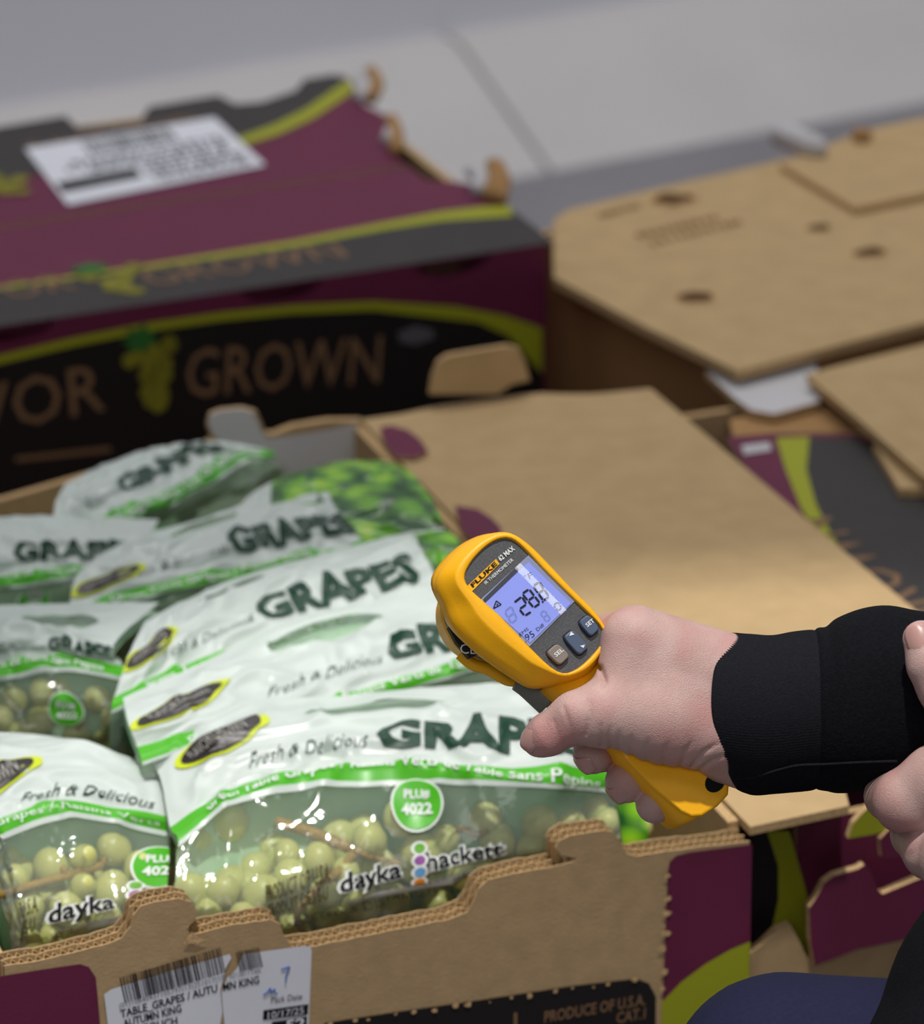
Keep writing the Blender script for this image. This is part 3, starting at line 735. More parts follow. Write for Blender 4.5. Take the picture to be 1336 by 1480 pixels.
# ================================================================== BAGGED GRAPES
class Sheet:
    """smooth bag face through control rows of (pixel, pixel, height) points"""
    def __init__(s, vs, rows, wr=.0022, seed=0, wf=14):
        s.vs = np.array(vs, float); s.G = np.array([[on(x, y, 2, z) for x, y, z in r] for r in rows]); s.wr = wr; s.seed = seed; s.wf = wf
    @staticmethod
    def _cr(P, t):
        n = len(P); i = min(max(int(t), 0), n-2); f = t-i
        g = lambda k: P[k] if 0 <= k < n else (2*P[0]-P[1] if k < 0 else 2*P[-1]-P[-2])
        a, b, c, d = g(i-1), g(i), g(i+1), g(i+2)
        return .5*(2*b+(c-a)*f+(2*a-5*b+4*c-d)*f*f+(-a+3*b-3*c+d)*f**3)
    def base(s, u, v):
        nc = s.G.shape[1]; R = np.array([s._cr(s.G[k], u*(nc-1)) for k in range(len(s.vs))])
        i = int(np.searchsorted(s.vs, v))-1; i = min(max(i, 0), len(s.vs)-2)
        P = s._cr(R, i+(v-s.vs[i])/(s.vs[i+1]-s.vs[i]))
        return np.array([min(max(P[0], -.378), -.012), min(max(P[1], .022), .585), P[2]])
    NU, NV = 84, 72
    def build(s):
        U, Vv = np.arange(s.NU+1)/s.NU, np.arange(s.NV+1)/s.NV
        P = np.array([[s.base(u, v) for v in Vv] for u in U])
        n = np.cross(np.gradient(P, axis=0), np.gradient(P, axis=1)); n /= np.linalg.norm(n, axis=2, keepdims=True)+1e-12
        n[n[..., 2] < 0] *= -1
        s.P = P+n*np.array([[s.wrinkle(u, v) for v in Vv] for u in U])[..., None]
        n = np.cross(np.gradient(s.P, axis=0), np.gradient(s.P, axis=1)); n /= np.linalg.norm(n, axis=2, keepdims=True)+1e-12
        n[n[..., 2] < 0] *= -1
        for _ in range(3): n[1:-1, 1:-1] = (n[1:-1, 1:-1]*2+n[:-2, 1:-1]+n[2:, 1:-1]+n[1:-1, :-2]+n[1:-1, 2:])/6
        s.N = n/np.linalg.norm(n, axis=2, keepdims=True)
    def __call__(s, u, v, off=0):
        if not hasattr(s, 'P'): s.build()
        a = min(max(u, 0), 1)*s.NU; b = min(max(v, 0), 1)*s.NV; i = min(int(a), s.NU-1); j = min(int(b), s.NV-1); f, g = a-i, b-j
        w = ((1-f)*(1-g), f*(1-g), (1-f)*g, f*g)
        P = s.P[i, j]*w[0]+s.P[i+1, j]*w[1]+s.P[i, j+1]*w[2]+s.P[i+1, j+1]*w[3]
        N = s.N[i, j]*w[0]+s.N[i+1, j]*w[1]+s.N[i, j+1]*w[2]+s.N[i+1, j+1]*w[3]
        return P+N*off
    def wrinkle(s, u, v):
        w = mnoise.noise(Vector((u*s.wf*.35+s.seed, v*s.wf*.5, s.seed*3.1)))+.35*mnoise.noise(Vector((u*s.wf*1.3+s.seed, v*s.wf*1.1, s.seed*2.1)))
        r = 1-abs(mnoise.noise(Vector((u*s.wf*.55+5*s.seed+v*3, v*s.wf*.42-u*3, s.seed*1.7+9))))*2.2
        edge = min(1, 6*min(u, 1-u)+.15)*min(1, 5*(1-v)+.2)
        return edge*s.wr*(1.3*w+1.3*max(0, r)**3)
def grid(S, u0, u1, vlo, vhi, nu, nv, off, name, m, parent, hole=None):
    V = []; Fc = []; UV = []
    for i in range(nu+1):
        u = u0+(u1-u0)*i/nu; a, b = (vlo(u) if callable(vlo) else vlo), (vhi(u) if callable(vhi) else vhi)
        for j in range(nv+1):
            UV.append([u, a+(b-a)*j/nv])
    keep = []
    for i in range(nu):
        for j in range(nv):
            keep.append((i*(nv+1)+j, (i+1)*(nv+1)+j, (i+1)*(nv+1)+j+1, i*(nv+1)+j+1))
    if hole:
        hu, hv, ru, rv = hole
        ins = lambda k: ((UV[k][0]-hu)/ru)**2+((UV[k][1]-hv)/rv)**2 < 1
        keep2 = [f for f in keep if not all(ins(k) for k in f)]
        used = set(k for f in keep2 for k in f)
        for k in used:
            if ins(k):
                d = math.hypot((UV[k][0]-hu)/ru, (UV[k][1]-hv)/rv)+1e-6
                UV[k] = [hu+(UV[k][0]-hu)/d, hv+(UV[k][1]-hv)/d]
        keep = keep2
    V = [S(u, v, off) for u, v in UV]
    return mesh(name, V, keep, m, parent, smooth=True)
BV = [0, .2, .38, .46, .70, 1.0]
def bag(name_label, rows, seed, vs=BV, cat='grape bag', text=True, plaque=(.13, .72), plu=(.52, .27), hole=(.5, .84, .14, .055), photo=None, maker=True, wr=.0030, back=True, deep=.03, tw=.46, tx=.66):
    S = Sheet(vs, rows, wr, seed)
    P = S(.5, .1); e = empty('grape_bag', (P[0], P[1], BZ+T), name_label, cat, 'bags of green grapes in the open carton')
    grid(S, 0, 1, 0, 1, 84, 48, 0, 'film', film, e)
    if back:
        # back sheet of the pouch, below the fruit
        V = []; Fc = []; nu, nv = 14, 10
        for i in range(nu+1):
            for j in range(nv+1):
                u, v = i/nu, j/nv; th = .006+deep*math.sin(math.pi*u)**.4*max(0, 1-v/.46)**.5
                p = S(u, v); V.append((p[0], p[1]+.3*th, max(BZ+T+.002, p[2]-th)))
        Fc = [(i*(nv+1)+j, (i+1)*(nv+1)+j, (i+1)*(nv+1)+j+1, i*(nv+1)+j+1) for i in range(nu) for j in range(nv)]
        mesh('back_sheet', V, Fc, backp, e, smooth=True)
    bl = lambda u: .385+.012*math.sin(u*9)
    bh = lambda u: .452+.014*math.sin(u*8+.5)
    w = grid(S, .0, 1, bh, 1, 84, 40, .0006, 'white_panel', wplast, e, hole=hole)
    grid(S, .0, 1, lambda u: bl(u)-.012, bl, 84, 1, .0007, 'white_line', wplast, e)
    b = grid(S, .0, 1, bl, bh, 84, 4, .0007, 'green_band', gplast, e)
    mp = lambda u, v, z: S(u, v, z)
    if text:
        letter('lettering', None, 'GRAPES', tx, .535, .135, dgreen, w, z=.0018, width=tw*.92, bold=.045, mapf=mp)
        letter('lettering', None, 'Fresh & Delicious', tx-tw*.49, .55, .062, dgreen, w, z=.0016, width=.25, bold=-.010, shear=.5, mapf=mp, align='r')
        letter('lettering', None, 'Green Table Grapes / Raisins Verts de Table Sans Pepins', .52, .402, .034, whiteink, b, z=.0018, width=.82, bold=.01, mapf=mp)
    if plaque:
        px_, py_ = plaque; sh = []
        for k in range(36):
            a = 2*math.pi*k/36; r = 1+.16*math.cos(2*a+.5)+.10*math.sin(3*a)
            sh.append((r*math.cos(a), r*math.sin(a)*.9))
        def blob(sc, off, m, nm, par):
            V = [S(px_, py_, off)]; n = len(sh)
            for q in (.34, .67, 1): V += [S(px_+.105*sc*q*x, py_+.10*sc*q*y+.035*sc*q*x, off) for x, y in sh]
            Fc = [(0, 1+k, 1+(k+1) % n) for k in range(n)]+[(1+r_*n+k, 1+(r_+1)*n+k, 1+(r_+1)*n+(k+1) % n, 1+r_*n+(k+1) % n) for r_ in (0, 1) for k in range(n)]
            return mesh(nm, V, Fc, m, par, smooth=True)
        pq = blob(1.0, .0015, plaquey, 'brand_plaque', e); blob(.84, .0022, plaqueb, 'plaque_field', pq)
        letter('lettering', None, 'FLAVORGROWN', px_, py_-.02, .05, greyink, pq, z=.0030, width=.15, ang=14, mapf=mp)
        letter('lettering', None, 'FAMILY FARMS', px_+.02, py_-.055, .018, greyink, pq, z=.0030, width=.08, ang=14, mapf=mp)
    if plu:
        x0, y0 = plu
        def disc(r, off, m, nm, par):
            n = 28; V = [S(x0, y0, off)]+[S(x0+q*.055*r*math.cos(2*math.pi*k/n), y0+q*.046*r*math.sin(2*math.pi*k/n), off) for q in (.34, .67, 1) for k in range(n)]
            return mesh(nm, V, [(0, 1+k, 1+(k+1) % n) for k in range(n)]+[(1+r_*n+k, 1+(r_+1)*n+k, 1+(r_+1)*n+(k+1) % n, 1+r_*n+(k+1) % n) for r_ in (0, 1) for k in range(n)], m, par, smooth=True)
        d = disc(1, .0014, whiteink, 'plu_sticker', e); disc(.92, .0019, gplast, 'sticker_field', d)
        letter('lettering', None, 'PLU#', x0, y0+.006, .015, whiteink, d, z=.0026, width=.056, bold=.03, mapf=mp)
        letter('lettering', None, '4022', x0, y0-.020, .017, whiteink, d, z=.0026, width=.066, bold=.03, mapf=mp)
    if maker:
        M0 = .228; MX = .585 if maker is True else maker
        mk = letter('maker_lettering', None, 'dayka   hackett', MX, M0, .026, ink, e, z=.0016, width=.34, bold=.02, ang=4, mapf=mp)
        letter('maker_outline', None, 'dayka   hackett', MX, M0, .026, whiteink, mk, z=.0010, width=.355, bold=.075, ang=4, mapf=mp)
        grid(S, MX-.15, MX+.11, lambda u: M0-.036+.07*(u-MX), lambda u: M0-.019+.07*(u-MX), 16, 2, .0010, 'maker_outline', whiteink, mk)
        letter('lettering', None, 'WORLDWIDE PRODUCE', MX-.02, M0-.031, .009, ink, mk, z=.0014, width=.22, ang=4, mapf=mp, spacing=1.4)
        for k, c in enumerate(((110, 180, 60), (150, 90, 160), (110, 170, 220), (230, 140, 40), (225, 200, 50))):
            v0 = M0+.034-.0165*k; n = 14
            for rr_, zz, mm in ((.0175, .0017, whiteink), (.0115, .0021, mat('dot_%d' % k, c, .4))):
                V = [S(MX-.008, v0, zz)]+[S(MX-.008+rr_*math.cos(2*math.pi*q/n), v0+.55*rr_*math.sin(2*math.pi*q/n), zz) for q in range(n)]
                mesh('maker_dot', V, [(0, 1+q, 1+(q+1) % n) for q in range(n)], mm, mk)
        letter('lettering', None, 'PRODUCT OF U.S.A.', MX-.26, M0+.004, .022, brownink, e, z=.0012, width=.14, ang=5, mapf=mp, bold=.01)
        letter('lettering', None, 'PRODUIT DES E-U', MX-.26, M0-.024, .022, brownink, e, z=.0012, width=.13, ang=5, mapf=mp, bold=.01)
        letter('lettering', None, 'MARKETED & DISTRIBUTED BY', MX-.10, M0-.065, .016, brownink, e, z=.0012, width=.42, ang=3, mapf=mp)
    if photo:
        u0, u1, v0, v1 = photo
        grid(S, u0, u1, lambda u: v0-.06*math.sin((u-u0)*12), lambda u: v1+.0*u, 60, 36, .0016, 'grape_photo', photom, e)
    return S
def R(xs, ys, z): return [(x, y, z if not hasattr(z, '__len__') else z[i]) for i, (x, y) in enumerate(zip(xs, ys))]
# front right bag
S_R1 = bag('front right bag lying against the torn label wall, full GRAPES lettering and PLU sticker showing', [
    R([250, 350, 480, 620, 760, 930], [1420, 1412, 1392, 1370, 1345, 1320], -.062),
    R([248, 350, 480, 620, 760, 940], [1335, 1330, 1306, 1280, 1256, 1232], -.012),
    R([258, 345, 480, 620, 760, 925], [1222, 1168, 1132, 1126, 1140, 1150], [.018, .028, .032, .032, .030, .012]),
    R([246, 345, 480, 620, 760, 918], [1196, 1138, 1104, 1098, 1112, 1124], [.022, .033, .038, .038, .036, .020]),
    R([232, 335, 470, 620, 755, 880], [1125, 1078, 1052, 1040, 1038, 1052], [.030, .042, .046, .046, .044, .034]),
    R([205, 320, 470, 620, 760, 840], [1080, 1024, 1008, 996, 988, 992], [.030, .044, .046, .046, .044, .036])], 1.3, plaque=(.17, .74), plu=(.575, .33), tx=.71, tw=.47, deep=.075)
e_ = [o for o in bpy.data.objects if o.name.startswith('grape_bag')][0]
grid(S_R1, .955, 1.0, .16, .37, 6, 12, .0009, 'grape_photo', photom, e_)
# front left bag
S_L1 = bag('front left bag half out of frame, grapes and stem showing above the plum corner', [
    R([-420, -300, -180, -60, 80, 240], [1560, 1530, 1500, 1470, 1440, 1400], -.062),
    R([-420, -300, -180, -60, 80, 240], [1430, 1410, 1395, 1375, 1345, 1318], -.012),
    R([-400, -290, -180, -50, 90, 246], [1290, 1272, 1250, 1226, 1190, 1210], [.018, .024, .026, .026, .026, .010]),
    R([-400, -290, -180, -50, 90, 244], [1262, 1244, 1222, 1198, 1160, 1182], [.024, .030, .032, .032, .032, .018]),
    R([-390, -280, -170, -50, 90, 236], [1205, 1186, 1160, 1130, 1102, 1128], [.030, .036, .040, .040, .038, .024]),
    R([-380, -270, -150, -40, 80, 200], [1130, 1110, 1086, 1062, 1066, 1100], [.030, .036, .040, .040, .036, .028])], 2.1, plaque=(.64, .66), plu=(.985, .30), tx=.25, tw=.3, text=False, deep=.075, maker=.95)
mpL = lambda u, v, z: S_L1(u, v, z)
ebL = [o for o in bpy.data.objects if o.name.startswith('grape_bag') and 'front left' in o.get('label', '')][0]
letter('lettering', None, 'Fresh & Delicious', .975, .50, .06, dgreen, ebL, z=.0013, width=.26, shear=.4, mapf=mpL, align='r')
letter('lettering', None, 'Green Table Grapes / Raisins Verts', .72, .404, .034, whiteink, ebL, z=.0013, width=.52, mapf=mpL)
# second right bag
bag('second bag of the right-hand row, tilted, clear handle hole left of its GRAPES lettering', [
    R([225, 350, 480, 610, 730, 850], [1230, 1190, 1150, 1110, 1080, 1050], -.02),
    R([215, 340, 475, 605, 725, 845], [1160, 1120, 1080, 1040, 1010, 985], .015),
    R([205, 330, 470, 600, 715, 835], [1105, 1068, 1028, 990, 962, 938], .036),
    R([198, 325, 465, 595, 710, 830], [1080, 1046, 1006, 970, 942, 916], .040),
    R([186, 310, 450, 575, 690, 780], [1050, 1000, 952, 914, 886, 870], .048),
    R([178, 290, 400, 530, 650, 750], [1010, 960, 905, 872, 842, 826], .048)], 3.7, plaque=(.12, .68), hole=(.47, .86, .13, .07), tx=.74, tw=.40, maker=False, plu=None)
# third right bag
bag('third bag of the right-hand row, large GRAPES lettering, plaque touching the left-hand bags', [
    R([170, 270, 390, 500, 620, 720], [1160, 1115, 1070, 1030, 990, 960], -.02),
    R([160, 260, 380, 495, 615, 715], [1090, 1045, 1000, 962, 925, 895], .016),
    R([160, 255, 375, 490, 608, 700], [1030, 990, 948, 910, 876, 850], .038),
    R([165, 250, 370, 485, 602, 695], [1008, 966, 926, 890, 856, 830], .042),
    R([185, 245, 345, 455, 570, 660], [950, 922, 876, 838, 806, 782], .050),
    R([210, 262, 345, 450, 555, 640], [900, 872, 836, 806, 780, 764], .048)], 5.2, plaque=(.11, .66), hole=(.40, .9, .10, .05), tx=.63, tw=.44, maker=False, plu=None, photo=(.88, 1.0, .47, .9))
# fourth right bag
bag('fourth bag of the right-hand row, lettering beside a printed photo of grapes', [
    R([110, 220, 340, 450, 560, 660], [1010, 980, 945, 910, 880, 850], -.02),
    R([105, 215, 335, 445, 555, 655], [950, 915, 880, 850, 825, 800], .016),
    R([100, 210, 330, 440, 550, 645], [900, 868, 840, 815, 800, 790], .038),
    R([100, 205, 325, 435, 545, 640], [882, 850, 820, 796, 784, 776], .042),
    R([110, 190, 300, 405, 510, 610], [835, 812, 782, 752, 738, 735], .050),
    R([150, 200, 300, 390, 490, 580], [800, 778, 748, 720, 706, 700], .046)], 7.4, plaque=(.12, .60), hole=(.42, .9, .12, .06), tx=.60, tw=.36, maker=False, plu=None, photo=(.76, 1.0, .40, .98))
# fifth: only its printed photo corner shows
bag('bag against the right carton wall with a large printed photo of green grapes', [
    R([330, 400, 470, 540, 610, 655], [880, 865, 855, 850, 845, 840], -.02),
    R([330, 400, 470, 540, 610, 650], [820, 806, 796, 790, 790, 792], .018),
    R([330, 396, 465, 535, 604, 642], [780, 764, 752, 748, 752, 764], .042),
    R([334, 394, 460, 530, 598, 636], [764, 746, 732, 726, 732, 746], .046),
    R([350, 392, 445, 510, 572, 612], [730, 716, 700, 690, 694, 708], .048),
    R([376, 400, 440, 495, 550, 590], [706, 696, 682, 670, 670, 682], .042)], 8.8, plaque=None, hole=None, text=False, maker=False, plu=None, photo=(.20, 1.0, .42, .99), wr=.002)
# back bag
bag('rearmost bag of the open carton, steeply tilted lettering and two green stripes', [
    R([90, 150, 230, 300, 370, 430], [860, 840, 810, 780, 750, 730], -.03),
    R([80, 150, 230, 300, 370, 425], [800, 790, 768, 742, 716, 690], .006),
    R([80, 150, 222, 290, 350, 405], [770, 766, 742, 704, 674, 664], .028),
    R([78, 140, 205, 270, 330, 385], [752, 748, 724, 688, 660, 652], .032),
    R([80, 120, 170, 225, 280, 330], [730, 716, 690, 662, 648, 640], .036),
    R([95, 120, 160, 205, 250, 300], [700, 688, 670, 655, 648, 640], .032)], 9.9, plaque=None, hole=None, tx=.60, tw=.52, maker=False, plu=None)
# left-hand row
S_L2 = bag('second bag of the left-hand row, green sticker above dark grapes', [
    R([-300, -200, -100, 0, 100, 196], [1180, 1170, 1155, 1140, 1130, 1120], -.04),
    R([-300, -200, -100, 0, 100, 192], [1090, 1082, 1075, 1068, 1062, 1062], .004),
    R([-300, -200, -100, 0, 90, 186], [1010, 1003, 992, 978, 974, 986], .034),
    R([-300, -200, -100, 0, 90, 180], [986, 978, 968, 954, 950, 964], .038),
    R([-290, -190, -95, 0, 85, 165], [940, 934, 930, 922, 920, 934], .046),
    R([-280, -180, -90, 5, 90, 230], [890, 884, 880, 876, 874, 872], .046)], 4.4, plaque=None, hole=(.79, .84, .12, .07), plu=(.80, .27), tx=.88, tw=.26, maker=False, deep=.07)
bag('third bag of the left-hand row, at the left edge behind the dark plaque', [
    R([-260, -160, -70, 20, 110, 200], [1010, 1000, 990, 980, 970, 960], -.04),
    R([-260, -160, -70, 20, 110, 200], [930, 922, 915, 908, 900, 890], .004),
    R([-260, -160, -70, 20, 110, 205], [862, 856, 850, 846, 840, 838], .030),
    R([-260, -160, -70, 20, 110, 205], [842, 836, 830, 826, 820, 818], .034),
    R([-255, -155, -65, 20, 110, 215], [800, 796, 792, 786, 782, 780], .042),
    R([-250, -150, -60, 20, 115, 230], [756, 752, 750, 748, 748, 752], .040)], 6.1, plaque=None, hole=None, plu=(.66, .30), tx=.80, tw=.44, maker=False)

# ---------------------------------------------------------------- grapes
def grape_mesh():
    bm = bmesh.new(); bmesh.ops.create_icosphere(bm, subdivisions=3, radius=1.0)
    for v in bm.verts:
        v.co.z *= 1.13; v.co += v.co.normalized()*.02*mnoise.noise(v.co*1.3)
    for f in bm.faces: f.smooth = True
    me = bpy.data.meshes.new('grape'); bm.to_mesh(me); bm.free(); me.materials.append(grapem); return me
GM = grape_mesh()
def project(P):
    d = P-CAM; z = d@FWD; return np.array([W/2+F*(d@RT)/z, H/2-F*(d@UP)/z])
def bunch(label, lst, S, stems, seed, extra=None):
    rr = random.Random(seed)
    G = [S(i/30, j/24*.5) for i in range(31) for j in range(25)]; GP = np.array([project(g) for g in G])
    def under(x, y, gap):
        k = int(np.argmin((GP[:, 0]-x)**2+(GP[:, 1]-y)**2)); d = ray(x, y); t = (G[k]-CAM)@FWD
        return CAM+d*(t+gap)
    pts = []
    for (x, y, r) in lst:
        rad = r*1.85/F*1.03; P = under(x, y, rad*1.25+.0015); pts.append((P, rad))
    c = np.mean([p for p, _ in pts], 0)
    e = empty('grape_bunch', (c[0], c[1], BZ+.02), label, 'grapes', 'grape bunches in the bags')
    if extra:
        for _ in range(extra[0]):
            x, y = rr.uniform(extra[1], extra[2]), rr.uniform(extra[3], extra[4]); pts.append((under(x, y, rr.uniform(.026, .042)), rr.uniform(.0085, .0105)))
    for P, rad in pts:
        if P[0] < -.380 or P[1] < .026: continue
        o = bpy.data.objects.new('grape', GM); COL.objects.link(o); o.parent = e
        o.location = Vector([float(v) for v in P])-e.location; o.scale = (rad, rad, rad)
        o.rotation_euler = (rr.uniform(-.7, .7), rr.uniform(-.7, .7), rr.uniform(0, 6))
    for path, r in stems:
        c = catmull([under(x, y, r+.004) for x, y in path], 5); V, Fc = tube(c, r, 7); mesh('stem', V, Fc, stemm, e, smooth=True)
bunch('bunch of pale green grapes in the front right bag, thick tan stems', [(415, 1233, 20), (461, 1241, 24), (421, 1268, 26), (534, 1216, 27), (580, 1182, 27), (610, 1235, 32), (643, 1214, 22), (702, 1184, 26), (719, 1214, 27),
    (781, 1193, 30), (756, 1251, 29), (769, 1226, 24), (668, 1260, 24), (522, 1306, 31), (568, 1302, 26), (480, 1331, 25), (425, 1344, 25), (635, 1310, 26), (555, 1262, 22), (827, 1192, 22), (861, 1170, 22),
    (277, 1288, 27), (322, 1288, 24), (378, 1292, 28), (352, 1326, 22), (300, 1322, 22), (470, 1290, 22), (700, 1262, 24), (572, 1338, 22), (500, 1262, 22), (812, 1228, 24), (850, 1210, 22), (880, 1190, 24), (905, 1172, 22), (898, 1212, 22), (925, 1196, 20), (846, 1236, 22)], S_R1,
    [([(398, 1188), (450, 1203), (505, 1226)], .0032), ([(512, 1234), (494, 1256), (468, 1276), (446, 1300)], .0026), ([(505, 1226), (540, 1240), (580, 1250)], .0018), ([(446, 1300), (430, 1320), (436, 1345)], .002), ([(660, 1195), (690, 1206), (706, 1200)], .0015)], 1,
    (64, 262, 930, 1180, 1330))
bunch('bunch of yellowish green grapes with a reddish stem in the front left bag', [(165, 1228, 26), (120, 1240, 20), (73, 1254, 27), (22, 1269, 20), (161, 1288, 29), (36, 1314, 28), (97, 1314, 25), (120, 1281, 20), (202, 1254, 24), (153, 1329, 24),
    (75, 1359, 25), (8, 1337, 20), (202, 1299, 22), (40, 1368, 24), (-20, 1300, 24), (112, 1352, 22), (-30, 1350, 26), (215, 1280, 20)], S_L1,
    [([(-20, 1298), (20, 1288), (60, 1276), (105, 1264), (148, 1250)], .0024), ([(95, 1266), (92, 1256), (88, 1250)], .0014), ([(148, 1250), (152, 1240)], .0016), ([(100, 1372), (150, 1358), (190, 1340)], .0014)], 2,
    (24, -60, 225, 1240, 1360))
bunch('bunch of dull grapes in the second left-hand bag', [(20, 1010, 22), (60, 1040, 24), (140, 1010, 22), (165, 1040, 22), (30, 1060, 22), (110, 1062, 22), (150, 1070, 20), (60, 1000, 20), (175, 1015, 18), (0, 1040, 22)], S_L2, [([(110, 1060), (118, 1040), (116, 1020)], .002)], 3, (20, -60, 180, 990, 1075))

# ================================================================== THERMOMETER
DT = 1.72; SP = DT/F; BACK = -FWD
yel = mat('yellow_rubber', (252, 182, 14), .40, .35, noise=.03, nscale=40, bump=.05, bscale=900)
gsh = mat('grey_plastic', (108, 112, 104), .5, .35, bump=.1, bscale=1500)
gface = mat('face_panel', (80, 80, 82), .38, .45, noise=.22, nscale=1400, bump=.12, bscale=1800)
btnb = mat('button_blue_grey', (78, 92, 116), .45, .35); btng = mat('button_warm_grey', (136, 124, 114), .45, .35)
printw = mat('printed_white', (230, 232, 232), .5, .2); segm = mat('lcd_segment', (24, 22, 48), .4, .3); segf = mat('lcd_ghost', (130, 146, 216), .4, .3)
blackhole = mat('hole_and_lens_black', (14, 13, 13), .7, .2)
lcdm = bpy.data.materials.new('lcd_backlight'); lcdm.use_nodes = True; _b = lcdm.node_tree.nodes['Principled BSDF']
_b.inputs['Base Color'].default_value = lin((120, 130, 200)); _b.inputs['Roughness'].default_value = .35
_b.inputs['Emission Color'].default_value = lin((150, 166, 250)); _b.inputs['Emission Strength'].default_value = .42
glassm = film_mat('lcd_window', .0, (1, 1, 1, 1), .05, 2.6, .0)
th_ = math.radians(18)
exi = RT*.722+UP*.692; eyi = -RT*.692+UP*.722
tez = BACK*math.cos(th_)+exi*math.sin(th_); tex = exi*math.cos(th_)-BACK*math.sin(th_)
TFm = Frame(at(765, 870, DT), tex, eyi, tez)
Zm = lambda X, Y: (620+X/4.7714, 750+Y/4.7714)
def ZP(pts, z=0): return [TFm.px(*Zm(*q), z) for q in pts]
thm = empty('infrared_thermometer', at(1000, 1170, DT+.01), 'yellow and grey pistol-grip infrared thermometer with lit display held over the bags', 'thermometer')
outer = ZP([(540, 58), (610, 72), (665, 108), (740, 165), (820, 245), (910, 340), (1000, 440), (1075, 515), (1150, 590), (1205, 640), (1245, 720), (1246, 800), (1225, 900), (1190, 1000), (1110, 1070), (980, 1105), (860, 1130),
            (740, 1140), (640, 1075), (500, 985), (380, 895), (270, 795), (200, 715), (165, 640), (148, 570), (112, 520), (75, 440), (72, 390), (110, 320), (190, 225), (300, 135), (420, 78)])
inner = ZP([(240, 430), (250, 370), (300, 285), (380, 200), (450, 150), (520, 125), (572, 132), (610, 160), (700, 250), (800, 358), (1010, 565), (1100, 655), (1180, 730), (1225, 780), (1222, 820), (1150, 920), (1060, 1010), (985, 1058), (920, 1075), (870, 1052), (700, 885), (500, 675), (300, 495), (260, 462)])
TC = np.array(ZP([(660, 600)])[0])
NA = 96
def polar(poly, c):
    out = []; P = [np.array(p)-c for p in poly]
    for k in range(NA):
        a = 2*math.pi*k/NA; d = np.array([math.cos(a), math.sin(a)]); best = 0
        for p, q in zip(P, P[1:]+P[:1]):
            e = q-p; den = d[0]*(-e[1])+d[1]*e[0]
            if abs(den) < 1e-12: continue
            t = (p[0]*(-e[1])+p[1]*e[0])/den; s_ = (d[0]*p[1]-d[1]*p[0])/den
            if t > 0 and -1e-6 <= s_ <= 1+1e-6: best = max(best, t)
        out.append(best)
    out = np.array(out)
    for _ in range(2): out = (np.roll(out, 1)+2*out+np.roll(out, -1))/4
    return out
ro_, ri_ = polar(outer, TC), polar(inner, TC)
fwl = np.array([0, math.sin(math.radians(8))])
def rings(name, lst, m, parent, cap0=False, cap1=False, c0=None):
    V = []; n = NA
    for rad, z, sh in lst:
        c = TC+fwl*sh
        for k in range(n):
            a = 2*math.pi*k/n; V.append(TFm.p(c[0]+rad[k]*math.cos(a), c[1]+rad[k]*math.sin(a), z))
    Fc = [(i*n+k, i*n+(k+1) % n, (i+1)*n+(k+1) % n, (i+1)*n+k) for i in range(len(lst)-1) for k in range(n)]
    if cap0: Fc.append(tuple(range(n)))
    if cap1: Fc.append(tuple((len(lst)-1)*n+k for k in range(n)))
    return mesh(name, V, Fc, m, parent, smooth=True, recalc=True)
mix = lambda t: ri_+(ro_-ri_)*t
circ = np.full(NA, .0205)
bz = rings('bezel', [(ri_-.0002, -.0020, 0), (ri_, -.0004, 0), (mix(.05), .0004, 0), (mix(.10), .0007, 0), (mix(.42), .0006, 0), (mix(.47), .0002, 0), (mix(.52), -.0008, 0), (mix(.80), -.0050, 0), (mix(.94), -.0075, 0), (ro_, -.0105, 0), (ro_*1.0, -.0140, 0), (ro_*.985, -.0160, .0155), (ro_*.93, -.017, .017)], yel, thm)
rings('barrel', [(ro_*.93, -.0165, .0165), (ro_*.90, -.022, .022), (ro_*.45+circ*.48, -.036, .036), (ro_*.2+circ*.76, -.05, .05), (circ*.98, -.058, .058)], gsh, thm, cap1=True)
rings('nose_ring', [(ro_*.2+circ*.80, -.044, .044), (ro_*.2+circ*.84, -.046, .046), (circ*1.06, -.052, .052), (circ*1.07, -.060, .060), (circ*1.0, -.064, .064), (circ*.80, -.065, .065), (circ*.78, -.058, .058)], yel, thm)
rings('lens', [(circ*.78, -.0585, .0585), (circ*.3, -.060, .060)], blackhole, thm, cap1=True)
# lower lip running from the nose to the trigger
lp = [TFm.p(*TFm.px(*Zm(*q), -.040), -.040) for q in [(215, 930), (300, 1000), (400, 1032), (470, 1070), (540, 1108), (600, 1112), (640, 1095)]]
V, Fc = tube(catmull(lp, 5), [.0030]*26+[.0026, .0022, .0018, .0014, .001], 10); mesh('lower_lip', V, Fc, yel, thm, smooth=True)
# side label on the barrel
sdl = [(135, 745), (200, 715), (300, 810), (395, 905), (280, 960), (190, 850)]
sp_ = [TFm.p(*TFm.px(*Zm(*q), -.021), -.021) for q in sdl]
sdo = mesh('side_label', sp_+[p-TFm.ez*.004 for p in sp_], [(0, 1, 2, 3, 4, 5)]+[(i, (i+1) % 6, 6+(i+1) % 6, 6+i) for i in range(6)], blackp, thm, recalc=True)
SLF = Frame(TFm.o+TFm.ez*(-.0205), TFm.ex, TFm.ey)
q = lambda X, Y: SLF.px(*Zm(X, Y))
patch('warning_print', SLF, [q(185, 790), (q(225, 750)), q(265, 800), q(228, 835)], printw, sdo, z=0)
a = q(270, 930); letter('lettering', SLF, 'CE', a[0], a[1], .0045, printw, sdo, z=0, ang=-45)
a = q(330, 890); letter('lettering', SLF, 'UL', a[0], a[1], .0035, printw, sdo, z=0, ang=-45)
